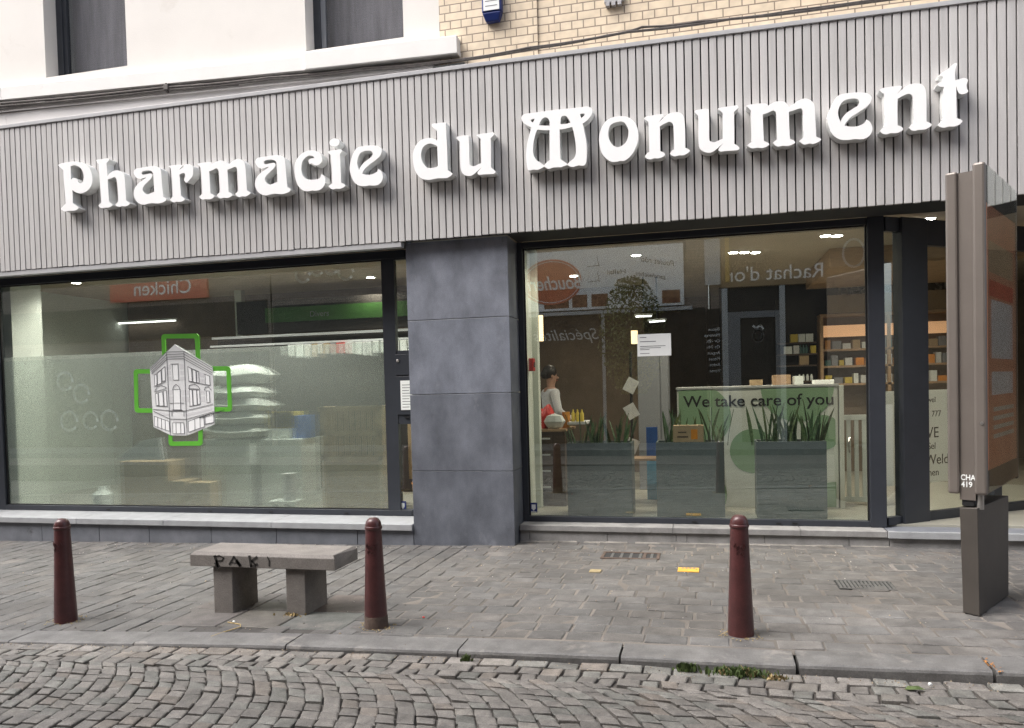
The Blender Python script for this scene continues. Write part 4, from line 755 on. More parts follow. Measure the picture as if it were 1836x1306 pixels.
def spray(pts, w=.011):
    q = [(x, Y0 - .0015, z) for x, z in pts]
    for a, b in zip(q, q[1:]):
        a, b = Vector(a), Vector(b); d = (b - a).normalized() * w * .5; nn = Vector((-d.z, 0, d.x))
        ww = R.uniform(.8, 1.25)
        gr.prism([tuple((a - d + nn * ww).xz), tuple((a - d - nn * ww).xz), tuple((b + d - nn * ww).xz), tuple((b + d + nn * ww).xz)], Y0 - .0022, Y0 - .0008)
gx = -3.70
spray([(gx, .19), (gx + .012, .155), (gx + .02, .118)], .022); spray([(gx - .005, .192), (gx + .04, .198), (gx + .075, .182), (gx + .06, .160), (gx + .015, .156)], .010); spray([(gx + .012, .135), (gx + .022, .117)], .03)
spray([(gx + .125, .135), (gx + .165, .193), (gx + .215, .128)], .013); spray([(gx + .19, .16), (gx + .212, .132)], .024); spray([(gx + .135, .148), (gx + .19, .146)], .008)
spray([(gx + .30, .198), (gx + .31, .13)], .020); spray([(gx + .36, .195), (gx + .32, .165), (gx + .35, .135), (gx + .362, .14)], .016); spray([(gx + .315, .128), (gx + .34, .126)], .024)
spray([(gx + .455, .198), (gx + .468, .17), (gx + .466, .135)], .011)
gr.build('graffiti', M['graf'], slab)

KX, KY_ = 1.79, -2.30; kz = gz(KX, KY_)
t = thing('advertising_panel', 'tall bronze metal advertising panel on a box foot with an orange poster', 'advert panel', (KX, KY_, 0), math.radians(-28))
MB().box(-.235, -.163, 0, 1.10, .64, 2.80).build('edge_post', M['kiosk'], t, bevel=.014)
MB().box(-.075, -.0, 0, .05, .64, 2.835).build('edge_post', M['kiosk'], t, bevel=.016)
MB().box(-.166, -.072, .022, 1.08, .60, 2.79).build('core_panel', M['kiosk'], t)
MB().box(-.072, -.012, .05, 1.09, .66, 2.82).build('case_back', M['kioskdark'], t)
MB().box(-.072, .0, 1.09, 1.13, .64, 2.82).build('edge_post', M['kioskdark'], t, bevel=.01)
MB().box(-.011, -.002, .05, 1.09, .66, .80).box(-.011, -.002, .05, 1.09, 2.58, 2.82).build('case_frame', M['kioskdark'], t)
po = MB().box(-.011, -.006, .051, 1.089, .801, 2.579).build('poster', mat('poster_orange', (.78, .26, .11), .5, col2=(.90, .46, .28), scale=1.6), t)
MB().box(-.0058, -.0052, .20, .95, 1.55, 1.95).box(-.0058, -.0052, .20, .95, 1.30, 1.46).build('poster_picture', mat('poster_pale', (.88, .84, .80), .5, .1, 5), po)
MB().box(-.0058, -.0052, .14, .98, 1.97, 2.08).build('poster_stripe', mat('poster_red', (.80, .12, .06), .5, .1, 5), po)
MB().box(-.0058, -.0052, .14, .98, 2.13, 2.34).build('poster_block', mat('poster_tan', (.66, .48, .28), .5, .2, 4), po)
mb = MB()
for k in range(4): mb.box(-.0058, -.0052, .25, .98, 1.00 + .062 * k, 1.03 + .062 * k)
mb.build('poster_lines', mat('poster_cream', (.72, .68, .56), .5, .08, 5), po)
MB().box(.0, .004, .05, 1.09, .66, 2.82).build('glass_cover', glass('poster_glass', (.97, .97, .97), .2), t)
text('serial_lettering', 'CHA', M['paper'], .052, (-.160, .0205, .735), parent=t, bold=.0012, sx=.80); text('serial_lettering', '419', M['paper'], .052, (-.157, .0205, .688), parent=t, bold=.0012, sx=.86)
MB().lathe([(.001, 0), (.011, 0), (.011, .004), (.001, .004)], 12).build('lock', M['steel'], t, loc=(-.028, -.001, 1.12)).rotation_euler = (math.pi / 2, 0, 0)
MB().box(-.155, -.085, .03, .4, .56, .63).build('neck_block', M['framein'], t)
MB().lathe([(.022, .54), (.022, .66)], 14).build('neck_tube', M['steel'], t, smooth=True, loc=(-.05, .05, 0))
ft = MB().hexa([(-.155, .03, kz - .0), (-.05, .0, kz - .0), (.0, .70, kz - .0), (-.155, .72, kz - .0)], [(-.168, .02, .545), (-.055, -.01, .555), (.0, .72, .555), (-.168, .74, .545)]).build('foot_box', M['kioskdark'], t, bevel=.005)
MB().box(-.145, -.05, .05, .62, kz - .05, kz + .04).build('base_plate', M['framein'], ft)

# ------------------------------------------------------------------ small things on the pavement
def flush(x, y, dz=.004): return gz(x, y) + dz
t = thing('drain', 'broken rusty drain frame sunk in the pavement below the right window', 'drain', (0, 0, 0))
mb = MB(); x0, x1, y0, y1 = -1.02, -.46, -.60, -.32; z = gz(-.7, -.45)
mb.box(x0, x1, y0, y0 + .03, z - .05, z + .008).box(x0, x1, y1 - .03, y1, z - .05, z + .010).box(x0, x0 + .03, y0 + .03, y1 - .03, z - .05, z + .008).box(x1 - .03, x1, y0 + .03, y1 - .03, z - .05, z + .008).box(-.62, -.59, y0 + .03, y1 - .03, z - .05, z + .007)
mb.build('rim', M['rust'], t, bevel=.003); 
mb = MB()
for xx in (-.93, -.84, -.75, -.66, -.55): mb.box(xx, xx + .025, y0 + .03, y1 - .03, z - .05, z + .005)
mb.build('grate_bar', M['iron'], t); MB().box(x0 + .03, x1 - .03, y0 + .03, y1 - .03, z - .06, z + .002).build('pit', M['dark'], t)
t = thing('marker_plate', 'yellow gas marker plate set in the pavement', 'marker plate', (-.18, -1.02, gz(-.18, -1.02)))
MB().box(-.092, .092, -.075, .075, -.02, .006).build('plate', M['yellow'], t, bevel=.003)
for k in range(4): MB().box(-.06 + k * .033, -.04 + k * .033, .025, .055, .0062, .0072).build('stamped_mark', M['greyline'], t)
tag(MB().box(-1.04, -.94, -1.20, -1.10, gz(-1, -1.15) - .02, gz(-1, -1.15) + .0055).build('marker_plate', mat('worn_yellow', (.30, .24, .13), .8, .3, 20)), 'worn yellowish marker stone left of the bright yellow plate', 'marker plate')
t = thing('drain_grate', 'flat iron slot grate in the pavement left of the advertising panel', 'grate', (1.19, -1.45, gz(1.19, -1.45)))
MB().box(-.21, .21, -.135, .135, -.03, .003).build('bed', M['dark'], t)
mb = MB()
for k in range(14): mb.box(-.2 + k * .0295, -.182 + k * .0295, -.115, .115, -.02, .008)
mb.box(-.21, .21, -.135, -.115, -.02, .009).box(-.21, .21, .115, .135, -.02, .009).box(-.05, .05, -.02, .02, -.02, .010); mb.build('slats', M['iron'], t)
t = thing('hydrant_cover', 'small sunken cover beside the foot of the advertising panel', 'cover', (1.62, -.75, gz(1.62, -.75)))
MB().box(-.09, .09, -.12, .12, -.02, .005).build('rim', M['concrete'], t, bevel=.003); MB().box(-.06, .06, -.09, .09, -.01, .0065).build('lid', M['iron'], t)
# weeds at the kerb
def weed(x, y, z, n, h, sp, say, m=None, dead=0):
    mb = MB()
    for k in range(n):
        a = R.uniform(0, 6.28); r_ = abs(R.gauss(0, sp * .5)); bx, by = x + r_ * math.cos(a) * 1.0, y + r_ * math.sin(a) * .28
        hh = h * R.uniform(.35, 1.1); d = R.uniform(0, 6.28); lean = R.uniform(.1, .8) * hh
        p0 = Vector((bx, by, z)); p2 = p0 + Vector((lean * math.cos(d), lean * math.sin(d) * .6, hh)); w = R.uniform(.004, .011)
        sd2 = Vector((-math.sin(d), math.cos(d), 0)) * w; pm = p0.lerp(p2, .55) + Vector((0, 0, hh * .12))
        mi = 1 if R.random() < dead else 0
        mb.add([p0 - sd2 * .5, p0 + sd2 * .5, pm + sd2, p2, pm - sd2], [(0, 1, 2, 3, 4)], mi)
    return tag(mb.build('weed', [M['leaf'], M['straw']]), say, 'weed', 'weeds along the kerb')
weed(-.14, -3.47, rz(-.14, -3.5), 170, .05, .07, 'small round weed left of the long weed at the kerb')
weed(.15, -3.48, rz(.1, -3.5), 520, .042, .19, 'long spreading green weed growing along the foot of the kerb', dead=.12)
weed(.36, -3.52, rz(.36, -3.5), 60, .03, .14, 'dry yellowish weed trailing at the right end of the long weed', dead=.8)
weed(-1.46, -3.50, rz(-1.46, -3.5), 34, .045, .05, 'single tiny weed at the kerb joint left of the others')
weed(-3.05, -2.79, gz(-3.05, -2.79), 60, .022, .14, 'dry grass tuft at the foot of the right bench leg', dead=1)
mb = MB()
for k in range(34):
    a = R.uniform(0, 6.28); x, y = 1.475 + R.gauss(0, .012), -3.31 + R.gauss(0, .05); z = lerp(KZ, x) + R.uniform(.001, .012); s_ = R.uniform(.006, .014)
    mb.add([(x, y, z), (x + s_ * math.cos(a), y + s_ * math.sin(a), z + .004), (x + s_ * 1.3 * math.cos(a + .6), y + s_ * 1.3 * math.sin(a + .6), z + R.uniform(0, .012)), (x + s_ * math.cos(a + 1.3), y + s_ * math.sin(a + 1.3), z + .003)], [(0, 1, 2, 3)])
tag(mb.build('leaf_litter', M['dryleaf']), 'small heap of orange dead leaves in the kerb gap', 'leaves', kind='stuff')
lf = MB(); z = rz(1.03, -3.55) + .004
lf.add([(.99, -3.58, z), (1.0, -3.605, z + .006), (1.05, -3.61, z + .012), (1.09, -3.585, z + .005), (1.06, -3.56, z + .014), (1.01, -3.558, z + .009), (1.035, -3.585, z + .02)], [(0, 1, 6), (1, 2, 6), (2, 3, 6), (3, 4, 6), (4, 5, 6), (5, 0, 6)])
tag(lf.build('fallen_leaf', M['leaf']), 'flat green leaf lying on the setts at the kerb', 'leaf')
tag(MB().ell((1.125, -3.53, rz(1.12, -3.5) + .018), (.011, .009, .010), 8).build('paper_scrap', M['paper'], smooth=True), 'crumpled white paper scrap beside the green leaf', 'litter')
for (x, y, r_, say) in ((-3.42, -2.99, .012, 'pale cigarette end on the slab in front of the bench'), (-2.02, -2.75, .012, 'small red scrap beside the bollard with the rusty foot'), (-3.9, -.9, .016, 'white scrap on the pavement behind the bench')):
    tag(MB().ell((x, y, gz(x, y) + .006), (r_, r_ * .7, .006), 8).build('litter_scrap', M['red'] if 'red' in say else M['paper']), say, 'litter')
mb = MB()
for k in range(900):
    x = R.uniform(-7, 3.6); y = R.uniform(-3.4, -.1) if R.random() < .7 else R.uniform(-.35, -.05); z = gz(x, y) + .002; s_ = R.choice([.003, .004, .005, .008]) * R.uniform(.7, 1.4); a = R.uniform(0, 6)
    mb.tint = R.choice([(1, 1, 1), (.5, .45, .4), (.25, .22, .2), (.8, .7, .55)])
    mb.add([(x + s_ * math.cos(a), y + s_ * math.sin(a), z), (x + s_ * math.cos(a + 2), y + s_ * math.sin(a + 2), z), (x + s_ * math.cos(a + 4), y + s_ * math.sin(a + 4), z), (x, y, z + s_ * .9)], [(0, 1, 3), (1, 2, 3), (2, 0, 3)])
for k in range(500):
    x = R.uniform(-6, 3.5); y = lerp(KY, x) - abs(R.gauss(0, .07)) - .01; z = rz(x, y) + .003; s_ = R.uniform(.003, .007); a = R.uniform(0, 6)
    mb.tint = R.choice([(.9, .8, .65), (.5, .42, .33), (.25, .22, .2)])
    mb.add([(x + s_ * math.cos(a), y + s_ * math.sin(a), z), (x + s_ * math.cos(a + 2), y + s_ * math.sin(a + 2), z), (x + s_ * math.cos(a + 4), y + s_ * math.sin(a + 4), z), (x, y, z + s_ * .9)], [(0, 1, 3), (1, 2, 3), (2, 0, 3)])
tag(mb.build('grit', mat('grit_crumbs', (.42, .39, .35), .9, .2, 20, attr=True), tint=True), None, kind='stuff')
st = MB(); st.tube([(-3.36, -3.35, gz(-3.36, -3.35) + .004), (-3.33, -3.25, gz(-3.33, -3.25) + .006), (-3.28, -3.12, gz(-3.3, -3.12) + .006), (-3.32, -3.06, gz(-3.3, -3.06) + .006), (-3.45, -3.02, gz(-3.4, -3.0) + .006)], .0045, 5)
tag(st.build('loose_string', M['straw'], smooth=True), 'pale string lying across the kerb before the bench', 'string')

# ------------------------------------------------------------------ inside the shop
def planter(x0, x1, say, say2, sparse, seed):
    r_ = random.Random(seed); y0, y1, zt = .76, 1.10, .785
    t = thing('planter', say, 'planter', ((x0 + x1) / 2, (y0 + y1) / 2, -.045), 0, 'tall slate planters inside the right window')
    w, d = (x1 - x0) / 2, (y1 - y0) / 2; h = zt + .045
    MB().box(-w, w, -d, -d + .02, 0, h).box(-w, w, d - .02, d, 0, h).box(-w, -w + .02, -d + .02, d - .02, 0, h).box(w - .02, w, -d + .02, d - .02, 0, h).build('planter_box', M['planter'], t, bevel=.004)
    MB().box(-w + .02, w - .02, -d + .02, d - .02, .1, h - .04).build('soil', M['soil'], t)
    mb = MB()
    for (cx, n, hm) in sparse:
        for k in range(int(n * 1.25)):
            tv = r_.uniform(.6, 1.5); mb.tint = (tv * r_.uniform(.9, 1.3), tv, tv * r_.uniform(.7, 1.2))
            bx = cx + r_.gauss(0, .055); by = (y0 + y1) / 2 + r_.gauss(0, .05); hh = hm * r_.uniform(.45, 1.1); a = r_.uniform(0, 6.28)
            lean = r_.uniform(.02, .32) * hh; dx = lean * math.copysign(1, bx - cx + r_.gauss(0, .03)) ; dy = r_.uniform(-.1, .1) * hh; wd = r_.uniform(.011, .021)
            sx_, sy_ = math.cos(a), math.sin(a); vs = []; fs = []
            prof = [(0, .7), (.25, .95), (.55, 1.), (.8, .75), (.93, .4), (1, .04)]
            for s_, ww in prof:
                cxp, cyp, czp = bx + dx * s_ ** 1.4, by + dy * s_, .73 + hh * s_; tw = a + s_ * .8
                vs += [(cxp - math.cos(tw) * wd * ww, cyp - math.sin(tw) * wd * ww, czp), (cxp + math.sin(tw) * .006, cyp - math.cos(tw) * .006, czp), (cxp + math.cos(tw) * wd * ww, cyp + math.sin(tw) * wd * ww, czp)]
            for i in range(len(prof) - 1): b = i * 3; fs += [(b, b + 1, b + 4, b + 3), (b + 1, b + 2, b + 5, b + 4)]
            mb.add(vs, fs)
    tag(mb.build('snake_plant', M['snake'], smooth=True, tint=True), say2, 'plant', 'snake plants in the slate planters')
planter(-1.565, -.825, 'left slate planter, nearest the shop\'s left wall', 'thin snake plants in the left planter', [(-1.42, 7, .36), (-1.25, 9, .40), (-1.02, 8, .40), (-.9, 5, .36)], 3)
planter(-.555, .18, 'middle slate planter, with a cardboard box on it', 'snake plants behind the cardboard box in the middle planter', [(-.42, 8, .40), (-.28, 7, .40), (.0, 7, .42), (.1, 6, .42)], 4)
planter(.515, 1.23, 'right slate planter in front of the counter text', 'dense leaning snake plants in the right planter', [(.66, 9, .44), (.78, 8, .46), (.92, 8, .42), (1.06, 9, .46), (1.13, 8, .46)], 5)
t = thing('carton', 'small printed cardboard box standing on the middle planter', 'carton', (-.2, .82, .785))
MB().box(-.165, .165, -.05, .06, 0, .185).build('box', M['card'], t, bevel=.002)
MB().box(-.11, -.02, -.052, -.0503, .10, .115).box(-.12, .0, -.052, -.0503, .05, .066).build('print_line', M['woodd'], t); MB().box(.03, .10, -.052, -.0503, .03, .14).build('label_patch', M['orange'], t)
t = thing('counter', 'white and sage green counter reading We take care of you', 'counter', (0, 0, 0))
CX0, CX1, CY = -.34, 1.46, 1.5
MB().box(CX0, CX1, CY, CY + .5, -.045, 1.36).build('front_panel', M['counter'], t, bevel=.004)
MB().box(CX0 - .01, CX1 + .01, CY - .01, CY + .75, 1.361, 1.385).build('worktop', M['lightgrey'], t)
mb = MB()
def blob(cx, cz, r_, y=CY - .004):
    pts = []
    for k in range(40):
        a = 2 * math.pi * k / 40; x, z = cx + r_ * math.cos(a), cz + r_ * math.sin(a); pts.append((min(max(x, CX0 + .02), CX1 - .03), min(max(z, -.03), 1.35)))
    q = [pts[0]]
    for p_ in pts[1:]:
        if (Vector(p_) - Vector(q[-1])).length > .004: q.append(p_)
    mb.prism(q, y, y + .003)
blob(-.10, 1.03, .38); blob(1.02, 1.36, .40, CY - .0042); blob(.52, .62, .26, CY - .0038); blob(-.12, .10, .34, CY - .0036); blob(1.42, .0, .26, CY - .0034); blob(1.30, .83, .2, CY - .0032)
mb.build('green_circles', M['sage'], t)
text('counter_lettering', 'We take care of you', M['print'], .19, (-.265, CY - .0046, 1.15), parent=t, sx=1.06, bold=.002)
MB().box(CX1 + .012, CX1 + .06, CY - .02, CY + .3, -.045, 1.37).build('end_panel', M['counter'], t)
t = thing('slatted_gate', 'white slatted low gate with a handle right of the counter', 'gate', (1.56, 1.75, -.045))
mb = MB()
for k in range(5): mb.box(.03 + k * .085, .075 + k * .085, 0, .03, .10, 1.0)
mb.box(0, .46, -.005, .035, .04, .099).box(0, .46, -.005, .035, 1.001, 1.06); mb.build('slats', M['whitebox'], t)
MB().tube([(.06, -.01, .62), (.045, -.05, .66), (.045, -.05, .76), (.06, -.01, .8)], .008, 6).build('handle', M['steel'], t, smooth=True)
# goods on the counter
for k, (x, w, h, m_, say) in enumerate(((.52, .14, .07, 'card', 'brown leaflet tray at the left of the counter top'), (.78, .2, .12, 'wood', 'wooden display tray on the counter top'), (1.02, .10, .10, 'whitebox', 'white tissue box on the counter top'), (1.24, .22, .05, 'paper', 'flat white paper pile at the right of the counter top'))):
    tag(MB().box(x, x + w, 1.75, 1.95, 1.386, 1.386 + h).build('counter_tray', M[m_], bevel=.004), say, 'tray')
# product wall behind the counter
t = thing('product_shelf', 'tall pale wood shelf unit with orange lit board behind the counter', 'shelf', (0, 0, 0))
mb = MB(); sx0, sx1, sy = 1.75, 3.9, 5.0
mb.box(sx0, sx0 + .05, sy, sy + .35, -.04, 2.42).box(sx1 - .05, sx1, sy, sy + .35, -.04, 2.42).box(2.72, 2.77, sy, sy + .35, -.04, 2.42).box(sx0, sx1, sy, sy + .35, 2.421, 2.46); mb.build('side_frame', M['wood'], t)
mb = MB()
for z in (1.34, 1.62, 1.88): mb.box(sx0 + .05, sx1 - .05, sy, sy + .33, z, z + .03)
mb.build('shelf_board', M['wood'], t); MB().box(sx0 + .05, sx1 - .05, sy + .02, sy + .05, 2.10, 2.28).build('lit_board', emit('lit_board', (.9, .48, .25), .22), t); MB().box(sx0 + .05, sx1 - .05, sy + .34, sy + .36, -.04, 2.42).build('back_panel', M['walldark'], t); MB().box(sx0 + .12, sx1, sy, sy + .05, 2.47, 2.75).build('header_board', M['opptan'], t)
rr = random.Random(11)
for lev, z in enumerate((1.371, 1.651, 1.911)):
    x = sx0 + .08
    while x < sx1 - .15:
        w = rr.uniform(.06, .14); h = rr.uniform(.08, .17); mm = rr.choice(['whitebox', 'card', 'cab', 'lightgrey', 'amber', 'teal', 'orange', 'ylw', 'cab', 'lightgrey'])
        tag(MB().box(x, x + w, sy + .05, sy + .22, z, z + h).build('medicine_box', M[mm], bevel=.003), 'small medicine packet on the pale wood shelves behind the counter', 'packet', 'packets on the wood shelves'); x += w + rr.uniform(.01, .05)
t = thing('wall_rack', 'dark wall rack of cream boxes left of the wood shelves', 'rack', (0, 0, 0))
MB().box(1.12, 1.72, 5.3, 5.36, 1.2, 2.75).build('back_board', M['wallblack'], t); MB().box(1.12, 1.72, 5.05, 5.3, 1.40, 1.43).box(1.12, 1.72, 5.05, 5.3, 1.66, 1.68).box(1.12, 1.72, 5.05, 5.3, 1.84, 1.86).box(1.12, 1.72, 5.05, 5.3, 2.02, 2.04).build('rack_board', M['woodd'], t)
for (x, z, w, h, m_, say) in ((1.32, 2.041, .11, .13, 'ylw', 'cream box first on the upper rack board'), (1.44, 2.041, .10, .13, 'whitebox', 'cream box second on the upper rack board'), (1.55, 2.041, .11, .13, 'whitebox', 'cream box last on the upper rack board'), (1.22, 1.861, .12, .12, 'whitebox', 'white box at the left of the middle rack board'), (1.36, 1.861, .09, .13, 'lightgrey', 'grey box beside the teal bottles on the rack'), (1.62, 1.861, .08, .12, 'ylw', 'yellow box right of the teal bottles'), (1.45, 1.681, .14, .15, 'card', 'brown square box on the low rack board')):
    tag(MB().box(x, x + w, 5.08, 5.2, z, z + h).build('boxed_product', M[m_], bevel=.003), say, 'box')
for k in range(3): tag(MB().lathe([(.02, 0), (.022, .09), (.01, .11), (.01, .14)], 10, (1.47 + k * .045, 5.12, 1.861)).build('teal_bottle', M['teal'], smooth=True), 'small teal bottle between the boxes on the wall rack', 'bottle', 'teal bottles on the wall rack')
for k in range(4): tag(MB().lathe([(.02, 0), (.022, .07), (.012, .085), (.012, .1)], 10, (1.45 + k * .06, 5.12, 1.431)).build('white_bottle', M['whitebox'], smooth=True), 'small white bottle on the lowest rack board', 'bottle', 'white bottles on the wall rack')
# left end of the right-hand room: fire alarm, drawer desk, person, cabinet
t = thing('fire_alarm', 'red fire alarm call point on the white wall end', 'alarm', (-2.012, .95, 1.70))
MB().box(-.005, .05, -.06, .06, -.075, .075).build('case', M['red'], t, bevel=.006); MB().box(.0505, .053, -.03, .03, -.03, .03).build('button_plate', M['print'], t)
t = thing('drawer_desk', 'dark wood drawer desk with pale lit handles at the left of the shop', 'desk', (0, 0, 0))
MB().box(-2.06, -1.70, 1.40, 2.1, -.045, .88).build('carcass', M['woodd'], t); MB().box(-2.08, -1.68, 1.385, 2.12, .881, .91).build('desk_top', M['wood'], t)
for k in range(4):
    d_ = MB().box(-2.03, -1.86, 1.388, 1.399, .05 + k * .2, .23 + k * .2).build('drawer', M['woodd'], t); MB().box(-2.02, -1.88, 1.376, 1.387, .185 + k * .2, .205 + k * .2).build('handle', M['lightgrey'], d_)  # pale handle colour stands in for the light they reflect
MB().box(-1.68, -1.45, 1.5, 2.0, .96, .99).build('side_shelf', M['lightgrey'], t)
t = thing('red_bag', 'red plastic bag on the drawer desk', 'bag', (-1.96, 1.6, .912)); bg = MB().ell((0, 0, .14), (.12, .1, .15), 14); bg.v = [(x * (1 + .16 * math.sin(9 * z * 3 + 5 * y * 9)) * (1 - max(0, z - .16) * 2.2), y, z + .03 * math.sin(x * 40)) for x, y, z in bg.v]; bg.build('bag', M['red'], t)
t = thing('clear_bag', 'pale crumpled bag of goods on the drawer desk', 'bag', (-1.84, 1.5, .912)); MB().ell((0, 0, .09), (.14, .08, .10), 9).build('bag', M['sack'], t)
tag(MB().lathe([(.05, 0), (.055, .16), (.05, .18), (.052, .2)], 14, (-1.73, 1.7, .912)).build('amber_jar', M['amber'], smooth=True), 'amber jar between the red bag and the bottles', 'jar')
for k in range(3): tag(MB().lathe([(.025, 0), (.025, .10), (.01, .125), (.01, .15)], 10, (-1.62 + k * .055, 1.6, .992)).build('pump_bottle', M['ylw'], smooth=True), 'small pale yellow bottle on the desk side shelf', 'bottle', 'pale bottles on the desk side shelf')
t = thing('grey_cabinet', 'tall grey cabinet behind the notice sheet', 'cabinet', (0, 0, 0))
MB().box(-.93, -.51, 3.0, 3.5, -.045, 1.95).build('carcass', M['cab'], t, bevel=.006); MB().box(-.925, -.625, 2.985, 2.999, .5, 1.94).build('door', M['cab'], t); MB().box(-.61, -.515, 2.985, 2.999, .5, 1.94).build('door', M['cab'], t)
t = thing('leaflet_stand', 'narrow blue card display standing between the left and middle planters', 'display', (-.68, 2.05, -.045))
MB().box(-.075, .065, 0, .05, .5, .93).build('upper_card', M['bluep'], t); MB().box(-.075, .065, -.004, .05, 0, .499).build('lower_card', M['sky'], t); text('card_lettering', 'CARE', M['lightgrey'], .045, (-.05, -.001, .42), parent=t)
t = thing('paper_pole', 'dark pole with white papers clipped along it beside the cabinet', 'pole', (-.93, 2.0, -.045))
MB().lathe([(.02, 0), (.018, 1.9)], 10).build('pole', M['framein'], t, smooth=True)
for (dz, rot) in ((1.47, .5), (1.14, -.5), (.70, .4)):
    o = MB().box(-.075, .075, -.005, .001, -.09, .09).build('clipped_paper', M['lightgrey'], t, loc=(0, -.03, dz)); o.rotation_euler = (0, rot, .2)
tag(MB().box(-1.35, -.2, 1.55, 1.9, .50, .53).build('bench_board', M['wood'], bevel=.005), 'pale wooden board seen behind the left planter', 'board')
t = thing('wall_sconce', 'lit wall lamp with a long cream shade at the left of the shop', 'lamp', (-2.53, 4.0, 2.36)); MB().lathe([(.06, -.2), (.06, .2)], 14).build('lamp_shade', M['shade'], t, smooth=True)
t = thing('wall_sconce', 'lit cream wall lamp just left of the notice sheet', 'lamp', (-1.05, 4.0, 2.16)); MB().lathe([(.05, -.1), (.05, .1)], 14).build('lamp_shade', M['shade'], t, smooth=True)

# the person in the white coat behind the desk
def person():
    t = thing('person', 'dark haired person in a white coat standing behind the drawer desk', 'person', (-2.12, 2.75, -.045), math.radians(118))
    def skin(name, chains, m, subs=2):
        me = bpy.data.meshes.new(name); vs = []; es = []; rad = []; idx = {}
        for chn in chains:
            prev = None
            for key in chn:
                c, r_ = key
                kk = tuple(round(q, 4) for q in c)
                if kk not in idx: idx[kk] = len(vs); vs.append(c); rad.append(r_)
                if prev is not None: es.append((prev, idx[kk]))
                prev = idx[kk]
        me.from_pydata(vs, es, []); o = bpy.data.objects.new(name, me); COL.objects.link(o); o.parent = t
        md = o.modifiers.new('skin', 'SKIN'); md.use_smooth_shade = True; sv = me.skin_vertices[0].data
        for v, r_ in zip(sv, rad): v.radius = (r_, r_) if not isinstance(r_, tuple) else r_
        sv[0].use_root = True; ss = o.modifiers.new('sub', 'SUBSURF'); ss.levels = subs; ss.render_levels = subs
        me.materials.append(m); return o
    pel = ((0, 0, .95), (.15, .10)); ch2 = ((0, .01, 1.30), (.17, .115)); nk = ((0, .01, 1.47), .055)
    def arm(s): return [((0, .01, 1.40), (.15, .09)), ((.18 * s, .01, 1.40), .055), ((.24 * s, -.03, 1.13), .042), ((.20 * s, -.24, 1.02), .033), ((.19 * s, -.31, 1.02), .026)]
    def fing(s, k): x = .19 * s + (k - 1.5) * .018; l = (.06, .075, .07, .055)[k]; return [((.19 * s, -.31, 1.02), .026), ((x, -.345, 1.018), .0095), ((x, -.345 - l * .6, 1.008), .0085), ((x, -.345 - l, .992), .007)]
    def thumb(s): return [((.19 * s, -.31, 1.02), .026), ((.19 * s - .03 * s, -.335, 1.015), .0095), ((.19 * s - .045 * s, -.375, 1.008), .008)]
    def leg(s): return [pel, ((.10 * s, 0, .88), .095), ((.105 * s, -.01, .50), .062), ((.11 * s, .015, .10), .042), ((.11 * s, -.12, .035), .036)]
    chains = [[pel, ((0, .01, 1.12), (.135, .095)), ch2, ((0, .01, 1.40), (.15, .09)), nk, ((0, -.005, 1.56), (.062, .072)), ((0, -.012, 1.64), (.074, .088)), ((0, -.005, 1.72), (.062, .075))]]
    for s in (-1, 1):
        chains += [arm(s), leg(s), thumb(s)] + [fing(s, k) for k in range(4)]
    skin('body', chains, M['skin'])
    co = [[((0, 0, .62), (.21, .16)), ((0, 0, .95), (.172, .125)), ((0, .01, 1.12), (.155, .115)), ((0, .01, 1.30), (.19, .132)), ((0, .01, 1.405), (.165, .105)), ((0, .01, 1.44), (.09, .08))]]
    for s in (-1, 1): co += [[((0, .01, 1.405), (.165, .105)), ((.18 * s, .01, 1.405), .070), ((.245 * s, -.03, 1.13), .057), ((.205 * s, -.22, 1.025), .047)]]
    skin('white_coat', co, M['coat'])
    tr = []
    for s in (-1, 1): tr += [[((0, 0, .93), (.16, .11)), ((.10 * s, 0, .86), .106), ((.105 * s, -.01, .50), .075), ((.11 * s, .015, .09), .058)]]
    skin('trousers', tr, M['trouser'])
    hr = MB().ell((0, .018, 1.685), (.092, .105, .105), 16).ell((0, .09, 1.66), (.06, .06, .07), 10).build('hair', M['hair'], t, smooth=True)
    fc = MB()
    for s in (-1, 1): fc.ell((.03 * s, -.088, 1.635), (.012, .006, .006), 8)
    fc.build('eyes', M['print'], t, smooth=True); MB().ell((0, -.098, 1.605), (.012, .018, .02), 8).build('nose', M['skin'], t, smooth=True); MB().ell((0, -.088, 1.567), (.024, .006, .006), 8).build('mouth', M['red'], t, smooth=True)
    ea = MB(); 
    for s in (-1, 1): ea.ell((.078 * s, 0, 1.625), (.012, .02, .03), 8)
    ea.build('ears', M['skin'], t, smooth=True)
person()

